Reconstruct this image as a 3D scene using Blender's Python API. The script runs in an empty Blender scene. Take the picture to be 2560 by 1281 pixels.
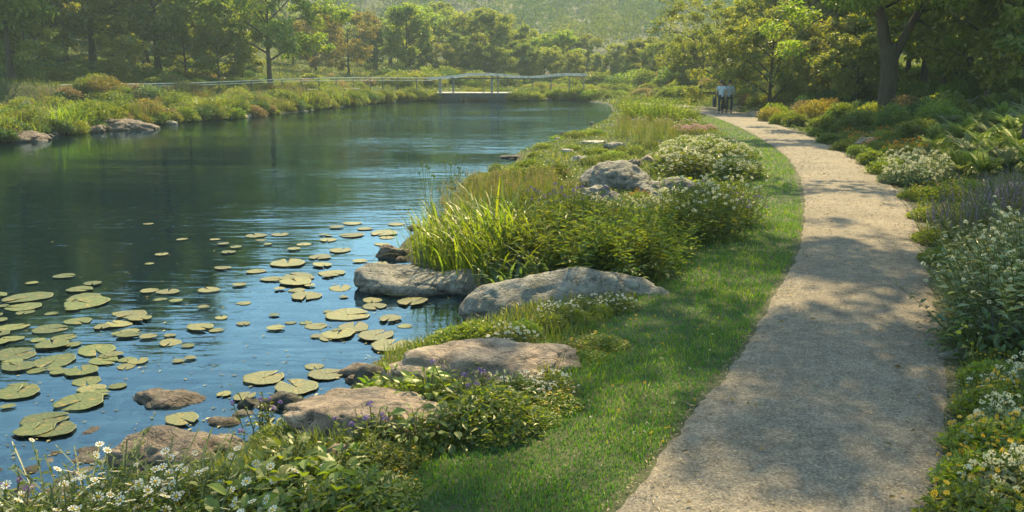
import bpy, math, random
import numpy as np
from mathutils import Vector, noise as mnoise

# ------------------------------------------------------------------ camera, sky, sun, exposure
R = math.radians
C = bpy.context.scene.collection
scene = bpy.context.scene
CAMZ, PXF, PCX, PCY = 2.4, 2276.0, 1280.0, 640.5
PITCH = math.atan((640.5 - 170.0) / PXF)
cd = bpy.data.cameras.new('camera'); cam = bpy.data.objects.new('camera', cd); C.objects.link(cam)
cd.sensor_width = 36.0; cd.lens = 32.0; cd.clip_start = 0.1; cd.clip_end = 3000
cam.location = (0, 0, CAMZ); cam.rotation_euler = (R(90) - PITCH, 0, 0)
scene.camera = cam

SUN_AZ, SUN_EL = 20.0, 48.0
world = bpy.data.worlds.new('World'); scene.world = world; world.use_nodes = True
wn = world.node_tree; bg = wn.nodes['Background']
sky = wn.nodes.new('ShaderNodeTexSky'); sky.sky_type = 'NISHITA'; sky.sun_disc = False
sky.sun_elevation = R(SUN_EL); sky.sun_rotation = R(SUN_AZ)
sky.air_density = 1.0; sky.dust_density = 0.8; sky.ozone_density = 1.0
tint = wn.nodes.new('ShaderNodeMix'); tint.data_type = 'RGBA'; tint.blend_type = 'MULTIPLY'; tint.inputs[0].default_value = 1.0
tint.inputs[7].default_value = (.92, 1.03, .89, 1)       # slightly green, hazy summer sky
wn.links.new(sky.outputs[0], tint.inputs[6]); wn.links.new(tint.outputs[2], bg.inputs[0]); bg.inputs[1].default_value = 0.15

sd = bpy.data.lights.new('sun', 'SUN'); sun = bpy.data.objects.new('sun', sd); C.objects.link(sun)
sd.energy = 5.0; sd.angle = R(0.8); sd.color = (1.0, 0.80, 0.44)
SDIR = Vector((math.sin(R(SUN_AZ)) * math.cos(R(SUN_EL)), math.cos(R(SUN_AZ)) * math.cos(R(SUN_EL)), math.sin(R(SUN_EL))))
sun.rotation_euler = SDIR.to_track_quat('Z', 'Y').to_euler(); sun.location = SDIR * 200
scene.view_settings.view_transform = 'Standard'; scene.view_settings.look = 'None'
scene.view_settings.exposure = 1.17; scene.view_settings.gamma = 1.0
scene.render.engine = 'CYCLES'
cy = scene.cycles
cy.max_bounces = 6; cy.diffuse_bounces = 3; cy.glossy_bounces = 2; cy.transmission_bounces = 3
cy.transparent_max_bounces = 8; cy.volume_bounces = 0; cy.use_denoising = True
cy.sample_clamp_indirect = 3.0; cy.caustics_reflective = False; cy.caustics_refractive = False

rng = np.random.default_rng(11)
WZ = -0.35

# ------------------------------------------------------------------ pixel -> place
cp, sp = math.cos(PITCH), math.sin(PITCH)
def ray(px, py):
    u, v = (px - PCX) / PXF, -(py - PCY) / PXF
    return np.array([u, cp + v * sp, -sp + v * cp])
def plane(px, py, z):
    d = ray(px, py); t = (z - CAMZ) / d[2]
    return np.array([d[0] * t, d[1] * t])
def z_at(py, dist):                      # height seen at picture row py at ground distance dist (y)
    d = ray(PCX, py); return CAMZ + d[2] / d[1] * dist

def smooth(a, b, x):
    t = np.clip((x - a) / (b - a), 0, 1); return t * t * (3 - 2 * t)
def inside(poly, x, y):
    x = np.asarray(x, float); y = np.asarray(y, float); r = np.zeros(x.shape, bool); n = len(poly)
    for i in range(n):
        x0, y0 = poly[i]; x1, y1 = poly[(i + 1) % n]
        c = (y0 > y) != (y1 > y)
        if y1 != y0:
            r ^= c & (x < (x1 - x0) * (y - y0) / (y1 - y0) + x0)
    return r
def dist_to(poly, x, y, closed=True):
    x = np.asarray(x, float); y = np.asarray(y, float); d = np.full(x.shape, 1e9); n = len(poly)
    for i in range(n if closed else n - 1):
        ax, ay = poly[i]; bx, by = poly[(i + 1) % n]
        dx, dy = bx - ax, by - ay; L = dx * dx + dy * dy + 1e-12
        t = np.clip(((x - ax) * dx + (y - ay) * dy) / L, 0, 1)
        d = np.minimum(d, (x - ax - t * dx) ** 2 + (y - ay - t * dy) ** 2)
    return np.sqrt(d)
def chaikin(p, it=2, closed=False):
    p = np.array(p, float)
    for _ in range(it):
        a = p if closed else p[:-1]; b = np.roll(p, -1, 0) if closed else p[1:]
        q = np.stack([a * .75 + b * .25, a * .25 + b * .75], 1).reshape(-1, 2)
        p = q if closed else np.vstack([p[:1], q, p[-1:]])
    return p

near_px = [(-700, 1700), (-200, 1400), (0, 1292), (280, 1235), (520, 1180), (640, 1105), (740, 1050), (850, 1010), (900, 955),
           (960, 890), (1100, 850), (1180, 810), (1270, 772), (1230, 728), (1120, 690), (1010, 655), (990, 630), (1050, 575),
           (1110, 530), (1160, 490), (1140, 466), (1220, 445), (1300, 412), (1275, 392), (1350, 372), (1420, 345), (1480, 320),
           (1530, 293), (1535, 276), (1528, 264), (1485, 255)]
far_px = [(1400, 250), (1290, 249), (1180, 249), (1060, 251), (960, 257), (880, 264), (780, 276), (690, 286), (600, 296), (520, 302), (430, 309),
          (330, 318), (230, 328), (120, 342), (0, 358), (-150, 375), (-400, 405)]
pond = [plane(a, b, WZ) for a, b in near_px] + [plane(a, b, WZ) for a, b in far_px] + [np.array([-40, 24]), np.array([-40, 0])]
pond = chaikin(pond, 1, True)
# natural wobble of the shoreline
pond = np.array([p + 0.012 * min(p[1], 25) * np.array([mnoise.noise((p[0] * .9, p[1] * .9, 3)), mnoise.noise((p[0] * .9, p[1] * .9, 9))]) for p in pond])

path_px = [((1330, 1450), (2440, 1450)), ((1490, 1281), (2410, 1281)), ((1610, 1150), (2400, 1150)), ((1720, 1010), (2400, 1010)),
           ((1790, 930), (2400, 930)), ((1850, 860), (2375, 860)), ((1905, 750), (2350, 740)), ((1960, 675), (2340, 660)),
           ((1992, 600), (2318, 590)), ((1998, 540), (2300, 530)), ((1997, 470), (2258, 475)), ((1985, 430), (2200, 432)),
           ((1960, 390), (2120, 385)), ((1910, 355), (2040, 345)), ((1850, 320), (1960, 316)), ((1800, 300), (1900, 296)),
           ((1755, 286), (1860, 281)), ((1715, 277), (1800, 272)), ((1660, 271), (1725, 264)), ((1610, 266), (1655, 260)), ((1572, 262), (1600, 257))]
pl_ = chaikin([plane(a[0], a[1], 0) for a, b in path_px], 2)
pr_ = chaikin([plane(b[0], b[1], 0) for a, b in path_px], 2)
path_poly = np.vstack([pl_, pr_[::-1]])
lawn_px = [(780, 1500), (905, 1281), (1010, 1170), (1240, 1060), (1400, 950), (1440, 850), (1560, 770), (1640, 715), (1700, 640), (1790, 590),
           (1865, 540), (1870, 440), (1850, 375), (1800, 325), (1745, 300)]
lawn_poly = np.vstack([chaikin([plane(a, b, 0) for a, b in lawn_px], 1), pl_[(pl_[:, 1] > 2.5) & (pl_[:, 1] < 47)][::-1]])

def xr(y):
    return np.interp(y, pr_[:, 1], pr_[:, 0])
def hills(x, y):
    c = 0.075 * y
    h = 0.16 * np.clip(y - 150, 0, 400) * smooth(140, 260, y)
    side = np.clip(np.abs(x - c) - (18 + .13 * y), 0, 300)
    h = h + np.where(x > c, 0.34, 0.24) * side * smooth(60, 150, y)
    h = h + 9 * np.sin(x * .027 + 1.3 + .006 * y) * np.sin(y * .030 + .5 + .012 * x) * smooth(170, 300, y) + 3 * np.sin(x * .083 + .012 * y) * smooth(170, 320, y)
    return 62 * np.tanh(h / 62)
def ground_h(x, y):
    x = np.asarray(x, float); y = np.asarray(y, float)
    d = dist_to(pond, x, y); ins = inside(pond, x, y)
    dp = dist_to(path_poly, x, y); inp = inside(path_poly, x, y)
    land = WZ + .33 * smooth(-.02, 1.1, d) ** .8 + .02
    bed = WZ - .10 * smooth(0, .35, d) - .95 * smooth(.5, 7.5, d)
    right = np.clip(x - xr(y) - .5, 0, 200) * smooth(4, 12, y)
    rr = .16 * np.clip(right, 0, 12) + .05 * np.clip(right - 12, 0, 100)
    left = smooth(0, 6, 1.0 - x + (y - 66) * 3) * ((x < -3) | (y > 66))
    lr = left * (.10 * np.clip(d - 2.5, 0, 14) + .045 * np.clip(d - 16, 0, 60)) * (1 - .85 * smooth(-14, 2, x))
    bump = .05 * np.sin(x * 1.1 + .5 * y) * np.sin(y * .9 - .3 * x) * smooth(.5, 2, d) * smooth(.4, 1.6, np.where(inp, 0, dp))
    z = np.where(ins, bed, land + rr + lr + bump + hills(x, y))
    return np.where(inp | (dp < .25), np.minimum(z, 0.0), z)
def gz(x, y): return float(ground_h(np.array([x]), np.array([y]))[0])
_ts = np.geomspace(3.5, 160, 700)
def at(px, py):                          # picture point -> point on the ground
    d = ray(px, py); d = d / d[1]; x, y = d[0] * _ts, _ts; h = ground_h(x, y); k = np.nonzero(CAMZ + d[2] * _ts < h)[0]
    k = k[0] if len(k) else int(np.searchsorted(_ts, 95))
    return float(x[k]), float(y[k]), float(h[k])

# ------------------------------------------------------------------ object helpers
def tag(o, label=None, cat=None, group=None, kind=None):
    if label: o['label'] = label
    if cat: o['category'] = cat
    if group: o['group'] = group
    if kind: o['kind'] = kind
    return o
def link(name, me, parent=None, loc=(0, 0, 0), rot=(0, 0, 0), scale=(1, 1, 1)):
    o = bpy.data.objects.new(name, me); C.objects.link(o)
    o.location = loc; o.rotation_euler = rot; o.scale = scale
    if parent: o.parent = parent
    return o
class G:
    """collects geometry with a random value per vertex and a material slot per face"""
    def __init__(s): s.v = []; s.f = []; s.r = []; s.n = 0
    def add(s, v, faces, rnd=0.5, mat=0):
        v = np.asarray(v, float).reshape(-1, 3); k = len(v)
        s.v.append(v); s.r.append(np.broadcast_to(np.asarray(rnd, float), (k,)).copy())
        for f in faces:
            f = np.asarray(f, int)
            if len(f): s.f.append((f + s.n, mat))
        s.n += k
    def mesh(s, name, mats, smoothf=False):
        me = bpy.data.meshes.new(name)
        V = np.vstack(s.v); lt, ls, mi = [], [], []
        for f, m in s.f:
            lt.append(f.reshape(-1)); ls.append(np.full(len(f), f.shape[1])); mi.append(np.full(len(f), m))
        lt = np.concatenate(lt); ls = np.concatenate(ls); mi = np.concatenate(mi)
        me.vertices.add(len(V)); me.vertices.foreach_set('co', V.astype(np.float32).ravel())
        me.loops.add(len(lt)); me.loops.foreach_set('vertex_index', lt.astype(np.int32))
        me.polygons.add(len(ls))
        st = np.concatenate([[0], np.cumsum(ls)[:-1]])
        me.polygons.foreach_set('loop_start', st.astype(np.int32)); me.polygons.foreach_set('loop_total', ls.astype(np.int32))
        me.polygons.foreach_set('material_index', mi.astype(np.int32))
        me.polygons.foreach_set('use_smooth', np.full(len(ls), bool(smoothf)))
        a = me.attributes.new('rnd', 'FLOAT', 'POINT'); a.data.foreach_set('value', np.concatenate(s.r).astype(np.float32))
        for m in (mats if isinstance(mats, (list, tuple)) else [mats]): me.materials.append(m)
        me.update(calc_edges=True)
        return me
def nrm(a): return a / (np.linalg.norm(a, axis=-1, keepdims=True) + 1e-9)
LEAF2 = (np.array([(0, 0, 0), (.42, .5, .10), (1, 0, -.06), (.42, -.5, .10)]), np.array([(0, 1, 2), (0, 2, 3)]))
LEAFQ = (np.array([(0, 0, 0), (.5, .5, .06), (1, 0, -.03), (.5, -.5, .06)]), np.array([(0, 1, 2, 3)]))
LEAF8 = (np.array([(0, 0, 0), (.2, .32, .07), (.5, .5, .10), (.8, .3, .02), (1, 0, -.14), (.8, -.3, .02), (.5, -.5, .10), (.2, -.32, .07), (.35, 0, .02), (.7, 0, -.02)]),
         np.array([(0, 1, 8), (1, 2, 8), (2, 9, 8), (2, 3, 9), (3, 4, 9), (4, 5, 9), (5, 6, 9), (6, 8, 9), (6, 7, 8), (7, 0, 8)]))
def scatter(g, T, pos, ax, nor, L, W, rnd=None, mat=0):
    tv, tf = T; pos = np.asarray(pos, float); N = len(pos)
    if N == 0: return
    ax = nrm(np.asarray(ax, float)); side = nrm(np.cross(nor, ax)); n = np.cross(ax, side)
    L = np.broadcast_to(L, (N,)); W = np.broadcast_to(W, (N,))
    V = (pos[:, None] + tv[None, :, 0, None] * (L[:, None, None] * ax[:, None]) + tv[None, :, 1, None] * (W[:, None, None] * side[:, None])
         + tv[None, :, 2, None] * (L[:, None, None] * n[:, None]))
    F = (tf[None] + (np.arange(N) * len(tv))[:, None, None]).reshape(-1, tf.shape[1])
    r = rng.random(N) if rnd is None else np.broadcast_to(rnd, (N,))
    g.add(V.reshape(-1, 3), [F], np.repeat(r, len(tv)), mat)
def tube(g, pts, rad, n=6, rnd=.5, mat=0, cap=False):
    pts = np.asarray(pts, float); k = len(pts); rad = np.broadcast_to(rad, (k,))
    t = nrm(np.gradient(pts, axis=0)); ref = np.array([.31, .95, .05]) if abs(t[0, 2]) > .5 else np.array([0, 0, 1.0])
    u = nrm(np.cross(t, ref)); w = np.cross(t, u); a = np.arange(n) / n * 2 * np.pi
    V = pts[:, None] + rad[:, None, None] * (np.cos(a)[None, :, None] * u[:, None] + np.sin(a)[None, :, None] * w[:, None])
    i = np.arange(k - 1)[:, None] * n; j = np.arange(n)[None]; j2 = (j + 1) % n
    F = np.stack([i + j, i + j2, i + n + j2, i + n + j], -1).reshape(-1, 4)
    g.add(V.reshape(-1, 3), [F], rnd, mat)
    if cap:
        for e in (0, k - 1):
            c = V[e]; g.add(np.vstack([c, pts[e:e + 1]]), [np.array([(q, (q + 1) % n, n) for q in range(n)])], rnd, mat)
def blades(g, base, az, th0, bend, L, W, S=5, rnd=None, mat=0, tipw=.08, fold=0.0):
    """strap leaves: start at base, lean th0 from the vertical, arch over by bend"""
    N = len(base); t = np.linspace(0, 1, S + 1)
    th = th0[:, None] + bend[:, None] * t[None] ** 1.4
    ds = (L / S)[:, None]
    r = np.concatenate([np.zeros((N, 1)), np.cumsum(np.sin(th[:, :-1]) * ds, 1)], 1)
    z = np.concatenate([np.zeros((N, 1)), np.cumsum(np.cos(th[:, :-1]) * ds, 1)], 1)
    dx, dy = np.cos(az)[:, None], np.sin(az)[:, None]
    P = np.stack([base[:, 0:1] + r * dx, base[:, 1:2] + r * dy, base[:, 2:3] + z], -1)
    w = (W[:, None] * .5) * np.clip(np.minimum(.55 + 2.0 * t, 1.0) * (1 - t ** 3) + tipw * t, .02, 1)[None]
    sd_ = np.stack([-dy + 0 * r, dx + 0 * r, 0 * r + fold], -1)
    A = P + w[..., None] * sd_; B = P - w[..., None] * np.stack([-dy + 0 * r, dx + 0 * r, 0 * r - fold], -1)
    V = np.stack([A, B], 2).reshape(N, -1, 3)
    q = np.array([(2 * i, 2 * i + 1, 2 * i + 3, 2 * i + 2) for i in range(S)])
    F = (q[None] + (np.arange(N) * 2 * (S + 1))[:, None, None]).reshape(-1, 4)
    rr = rng.random(N) if rnd is None else rnd
    g.add(V.reshape(-1, 3), [F], np.repeat(np.broadcast_to(rr, (N,)), 2 * (S + 1)), mat)
    return P[:, -1]
def box(g, c, s, rz=0, rnd=.5, mat=0):
    v = np.array([(x, y, z) for x in (-.5, .5) for y in (-.5, .5) for z in (-.5, .5)]) * np.array(s)
    ca, sa = math.cos(rz), math.sin(rz); v = np.stack([v[:, 0] * ca - v[:, 1] * sa, v[:, 0] * sa + v[:, 1] * ca, v[:, 2]], 1) + np.array(c)
    g.add(v, [np.array([(0, 1, 3, 2), (4, 6, 7, 5), (0, 4, 5, 1), (2, 3, 7, 6), (0, 2, 6, 4), (1, 5, 7, 3)])], rnd, mat)
def rdir(n, zlo=-1, zhi=1, r=None):
    r = r or rng
    z = r.uniform(zlo, zhi, n); a = r.uniform(0, 2 * np.pi, n); s = np.sqrt(np.clip(1 - z * z, 0, 1))
    return np.stack([s * np.cos(a), s * np.sin(a), z], 1)

# ------------------------------------------------------------------ materials
class NT:
    def __init__(s, name):
        s.m = bpy.data.materials.new(name); s.m.use_nodes = True; s.t = s.m.node_tree; s.t.nodes.clear()
        s.out = s.t.nodes.new('ShaderNodeOutputMaterial')
    def n(s, typ, **kw):
        nd = s.t.nodes.new('ShaderNode' + typ)
        for k, v in kw.items():
            if k.startswith('i_'):
                key = k[2:]; key = int(key) if key.isdigit() else key
                nd.inputs[key].default_value = v
            else: setattr(nd, k, v)
        return nd
    def l(s, a, b): s.t.links.new(a, b)
    def ramp(s, fac, stops):
        r = s.n('ValToRGB'); e = r.color_ramp.elements
        while len(e) < len(stops): e.new(.5)
        for q, (p, c) in zip(e, stops): q.position = p; q.color = (*c, 1) if len(c) == 3 else c
        s.l(fac, r.inputs[0]); return r.outputs[0]
    def mix(s, fac, a, b, blend='MIX'):
        m = s.n('Mix', data_type='RGBA', blend_type=blend)
        for v, i in ((fac, 0), (a, 6), (b, 7)):
            if hasattr(v, 'is_linked') or hasattr(v, 'links'): s.l(v, m.inputs[i])
            else: m.inputs[i].default_value = v if i == 0 else ((*v, 1) if len(v) == 3 else v)
        return m.outputs[2]
    def math(s, op, a, b=None):
        m = s.n('Math', operation=op)
        for i, v in enumerate((a, b)):
            if v is None: continue
            if hasattr(v, 'links'): s.l(v, m.inputs[i])
            else: m.inputs[i].default_value = v
        return m.outputs[0]
def leaf_mat(name, a, b, tr=.42, tcol=None, gloss=.05, hv=.014, mid=None, rough=.45, vb=1.05):
    t = NT(name); at_ = t.n('Attribute', attribute_name='rnd'); oi = t.n('ObjectInfo')
    col = t.ramp(at_.outputs['Fac'], [(0, a), (1, b)] if mid is None else [(0, a), (.55, mid), (1, b)])
    h = t.n('HueSaturation'); t.l(col, h.inputs['Color'])
    t.l(t.math('ADD', t.math('MULTIPLY', oi.outputs['Random'], hv * 2), .5 - hv), h.inputs['Hue'])
    t.l(t.math('ADD', t.math('MULTIPLY', oi.outputs['Random'], .5 if hv else 0.0), vb), h.inputs['Value'])
    d = t.n('BsdfDiffuse'); t.l(h.outputs[0], d.inputs[0])
    tl = t.n('BsdfTranslucent'); t.l(t.mix(1.0, h.outputs[0], tcol or (2.15, 2.05, .55), 'MULTIPLY'), tl.inputs[0])
    m = t.n('MixShader', i_0=tr); t.l(d.outputs[0], m.inputs[1]); t.l(tl.outputs[0], m.inputs[2])
    gl = t.n('BsdfGlossy', i_Roughness=rough); gl.inputs[0].default_value = (.9, .9, .8, 1)
    m2 = t.n('MixShader', i_0=gloss); t.l(m.outputs[0], m2.inputs[1]); t.l(gl.outputs[0], m2.inputs[2])
    t.l(m2.outputs[0], t.out.inputs[0]); return t.m
def plain(name, c, rough=.7, var=.0, scale=8.0, bump=0.0):
    t = NT(name); b = t.n('BsdfPrincipled', i_Roughness=rough)
    tc = t.n('TexCoord'); nz = t.n('TexNoise', i_Scale=scale, i_Detail=5.0); t.l(tc.outputs['Object'], nz.inputs[0])
    dk = tuple(x * (1 - var) for x in c); lt = tuple(min(1, x * (1 + var)) for x in c)
    t.l(t.ramp(nz.outputs[0], [(.3, dk), (.7, lt)]), b.inputs['Base Color'])
    if bump:
        bp = t.n('Bump', i_Strength=bump, i_Distance=.02); t.l(nz.outputs[0], bp.inputs['Height']); t.l(bp.outputs[0], b.inputs['Normal'])
    t.l(b.outputs[0], t.out.inputs[0]); return t.m

LM = dict(
    mid=leaf_mat('leaf_mid_green', (.036, .072, .014), (.135, .152, .030)),
    dark=leaf_mat('leaf_dark_green', (.022, .054, .018), (.066, .108, .030), .38),
    lime=leaf_mat('leaf_yellow_green', (.060, .112, .014), (.165, .190, .028), .45),
    olive=leaf_mat('leaf_olive', (.060, .092, .018), (.175, .180, .036), .46),
    blue=leaf_mat('leaf_blue_green', (.040, .080, .040), (.105, .150, .070), .34),
    gold=leaf_mat('leaf_golden', (.120, .115, .020), (.270, .215, .038), .40, (1.5, 1.4, .6)),
    tan=leaf_mat('leaf_straw', (.120, .105, .045), (.310, .250, .115), .4, (1.2, 1.0, .7)),
    grey=leaf_mat('leaf_grey_green', (.090, .125, .060), (.210, .240, .130), .40, (1.3, 1.2, .8)),
    tree=leaf_mat('leaf_tree_crown', (.052, .110, .015), (.220, .225, .035), .50, mid=(.125, .160, .024)),
    hill=leaf_mat('leaf_hillside', (.030, .085, .028), (.150, .170, .036), .22, gloss=.0),
    grass=leaf_mat('grass_blade', (.016, .078, .006), (.170, .205, .024), .46, hv=0, mid=(.055, .135, .010), vb=1.3),
    meadow=leaf_mat('grass_meadow', (.045, .085, .014), (.220, .195, .050), .42, hv=0, mid=(.09, .13, .022)),
    cover=leaf_mat('leaf_ground_cover', (.030, .070, .016), (.120, .155, .032), .36, hv=0),
    white=leaf_mat('petal_white', (.70, .68, .58), (.86, .84, .74), .35, (1, 1, .95), .02, 0, vb=1.0),
    cream=leaf_mat('petal_cream', (.62, .58, .40), (.80, .75, .52), .35, (1, 1, .9), .02, 0, vb=1.0),
    yellow=leaf_mat('petal_yellow', (.62, .34, .015), (.80, .52, .04), .35, (1, 1, 1), .02, 0, vb=1.0),
    orange=leaf_mat('petal_orange', (.55, .22, .02), (.70, .36, .06), .35, (1, 1, 1), .02, 0, vb=1.0),
    purple=leaf_mat('petal_purple', (.16, .10, .30), (.32, .22, .48), .35, (1, 1, 1), .02, 0, vb=1.0),
    pink=leaf_mat('petal_pink', (.55, .30, .30), (.70, .45, .42), .35, (1, 1, 1), .02, 0, vb=1.0),
    stem=leaf_mat('stem_green', (.040, .070, .018), (.100, .120, .035), .2),
)
def bark(name, a, b):
    t = NT(name); p = t.n('BsdfPrincipled', i_Roughness=.9)
    tc = t.n('TexCoord'); mp = t.n('Mapping'); mp.inputs['Scale'].default_value = (9, 9, 1.6); t.l(tc.outputs['Object'], mp.inputs[0])
    nz = t.n('TexNoise', i_Scale=1.6, i_Detail=7.0, i_Roughness=.65); t.l(mp.outputs[0], nz.inputs[0])
    n2 = t.n('TexNoise', i_Scale=.9, i_Detail=3.0); t.l(tc.outputs['Object'], n2.inputs[0])
    c = t.ramp(nz.outputs[0], [(.32, a), (.68, b)])
    c = t.mix(t.math('MULTIPLY', t.ramp(n2.outputs[0], [(.5, (0, 0, 0)), (.7, (1, 1, 1))]), .35), c, (.06, .08, .035))
    t.l(c, p.inputs['Base Color'])
    bp = t.n('Bump', i_Strength=.9, i_Distance=.04); t.l(nz.outputs[0], bp.inputs['Height']); t.l(bp.outputs[0], p.inputs['Normal'])
    t.l(p.outputs[0], t.out.inputs[0]); return t.m
BARK = bark('bark_grey_brown', (.030, .022, .016), (.120, .092, .068))
BARKM = bark('bark_brown', (.022, .016, .012), (.085, .064, .046))
BARKD = bark('bark_dark', (.018, .014, .010), (.060, .048, .036))
def stone(name, a, b, c, scale=1.0, wet=.5, lich=.5):
    t = NT(name); p = t.n('BsdfPrincipled', i_Roughness=.82)
    tc = t.n('TexCoord'); oi = t.n('ObjectInfo'); ad = t.n('VectorMath', operation='ADD'); ml = t.n('VectorMath', operation='SCALE', i_Scale=40.0)
    cb = t.n('CombineXYZ'); t.l(oi.outputs['Random'], cb.inputs[0]); t.l(cb.outputs[0], ml.inputs[0]); t.l(tc.outputs['Object'], ad.inputs[0]); t.l(ml.outputs[0], ad.inputs[1])
    v = ad.outputs[0]
    n1 = t.n('TexNoise', i_Scale=1.8 * scale, i_Detail=6.0, i_Roughness=.6, i_Distortion=.6); n2 = t.n('TexNoise', i_Scale=9 * scale, i_Detail=9.0, i_Roughness=.72)
    n3 = t.n('TexNoise', i_Scale=3.4 * scale, i_Detail=4.0); vo = t.n('TexVoronoi', i_Scale=2.6 * scale, feature='DISTANCE_TO_EDGE')
    mp = t.n('Mapping'); mp.inputs['Scale'].default_value = (1, 1, 2.6); mp.inputs['Rotation'].default_value = (.3, .35, .2); t.l(v, mp.inputs[0])
    for q in (n2, n3): t.l(v, q.inputs[0])
    t.l(mp.outputs[0], n1.inputs[0])
    wv = t.n('VectorMath', operation='ADD'); sc = t.n('VectorMath', operation='SCALE', i_Scale=.8); t.l(n3.outputs['Color'], sc.inputs[0]); t.l(v, wv.inputs[0]); t.l(sc.outputs[0], wv.inputs[1]); t.l(wv.outputs[0], vo.inputs[0])
    col = t.ramp(n1.outputs[0], [(.28, a), (.5, b), (.72, c)])
    col = t.mix(.75, col, t.ramp(n2.outputs[0], [(.34, (.05, .05, .05)), (.5, (.5, .5, .5)), (.66, (.97, .95, .92))]), 'OVERLAY')
    pit = t.ramp(n2.outputs[0], [(.36, (1, 1, 1)), (.42, (0, 0, 0))]); col = t.mix(t.math('MULTIPLY', pit, .6), col, (.045, .04, .034)); crk = t.ramp(vo.outputs[0], [(0, (1, 1, 1)), (.014, (0, 0, 0))]); col = t.mix(t.math('MULTIPLY', crk, .35), col, (.04, .036, .03))
    li = t.ramp(n3.outputs[0], [(.56, (0, 0, 0)), (.64, (1, 1, 1))]); col = t.mix(t.math('MULTIPLY', li, lich * .6), col, (.17, .17, .12))
    geo = t.n('NewGeometry'); sx = t.n('SeparateXYZ'); t.l(geo.outputs['Position'], sx.inputs[0])
    mr = t.n('MapRange'); mr.inputs[1].default_value = WZ + .02; mr.inputs[2].default_value = WZ + .10; mr.inputs[3].default_value = 1.0; mr.inputs[4].default_value = 0.0; t.l(sx.outputs[2], mr.inputs[0])
    col = t.mix(t.math('MULTIPLY', mr.outputs[0], wet), col, (.035, .035, .026))
    t.l(col, p.inputs['Base Color'])
    cr = t.ramp(vo.outputs[0], [(0, (0, 0, 0)), (.05, (1, 1, 1))])
    hh = t.math('ADD', t.math('MULTIPLY', n2.outputs[0], .8), t.math('ADD', t.math('MULTIPLY', n1.outputs[0], 1.2), t.math('MULTIPLY', cr, .15)))
    bp = t.n('Bump', i_Strength=1.0, i_Distance=.09 / scale); t.l(hh, bp.inputs['Height']); t.l(bp.outputs[0], p.inputs['Normal'])
    t.l(p.outputs[0], t.out.inputs[0]); return t.m
ST = dict(tan=stone('stone_tan', (.17, .125, .09), (.30, .225, .165), (.42, .33, .25)),
          grey=stone('stone_grey', (.10, .095, .082), (.22, .205, .172), (.36, .335, .285)),
          brown=stone('stone_brown', (.075, .055, .042), (.16, .12, .09), (.27, .21, .16)),
          red=stone('stone_reddish', (.11, .075, .058), (.20, .145, .112), (.30, .235, .185)),
          dark=stone('stone_wet_dark', (.03, .028, .024), (.07, .062, .05), (.13, .115, .095)),
          pale=stone('stone_pale_flat', (.28, .25, .20), (.42, .38, .31), (.55, .50, .42), lich=.2))

# ------------------------------------------------------------------ ground, water, path
def ground_mat():
    t = NT('soil_and_moss'); p = t.n('BsdfPrincipled', i_Roughness=.95); tc = t.n('TexCoord')
    n1 = t.n('TexNoise', i_Scale=.45, i_Detail=6.0); n2 = t.n('TexNoise', i_Scale=7.0, i_Detail=8.0)
    for q in (n1, n2): t.l(tc.outputs['Object'], q.inputs[0])
    col = t.ramp(n1.outputs[0], [(.3, (.030, .045, .012)), (.5, (.050, .060, .018)), (.72, (.085, .080, .028))])
    col = t.mix(.5, col, t.ramp(n2.outputs[0], [(.3, (.15, .15, .13)), (.7, (.8, .8, .75))]), 'OVERLAY')
    geo = t.n('NewGeometry'); sx = t.n('SeparateXYZ'); t.l(geo.outputs['Position'], sx.inputs[0])
    mr = t.n('MapRange'); mr.inputs[1].default_value = WZ - .03; mr.inputs[2].default_value = WZ + .07; mr.inputs[3].default_value = 1.0; mr.inputs[4].default_value = 0.0; t.l(sx.outputs[2], mr.inputs[0])
    bed = t.ramp(n2.outputs[0], [(.3, (.012, .012, .007)), (.55, (.034, .030, .016)), (.75, (.065, .055, .032))])
    t.l(t.mix(mr.outputs[0], col, bed), p.inputs['Base Color'])
    bp = t.n('Bump', i_Strength=.8, i_Distance=.04); t.l(n2.outputs[0], bp.inputs['Height']); t.l(bp.outputs[0], p.inputs['Normal'])
    t.l(p.outputs[0], t.out.inputs[0]); return t.m
yy = np.concatenate([np.linspace(-6, 3, 16)[:-1], np.geomspace(3, 95, 300)[:-1], np.geomspace(95, 620, 70)])
uu = np.linspace(-1, 1, 241)
YY = np.repeat(yy[:, None], len(uu), 1); XX = uu[None] * (np.clip(YY, 0, None)[:, :] * .74 + 9)
g = G(); ZZ = ground_h(XX.ravel(), YY.ravel())
nu = len(uu); i = np.arange(len(yy) - 1)[:, None] * nu; j = np.arange(nu - 1)[None]
g.add(np.stack([XX.ravel(), YY.ravel(), ZZ], 1), [np.stack([i + j, i + j + 1, i + nu + j + 1, i + nu + j], -1).reshape(-1, 4)])
tag(link('ground', g.mesh('ground', ground_mat(), True)), kind='structure')

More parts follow.
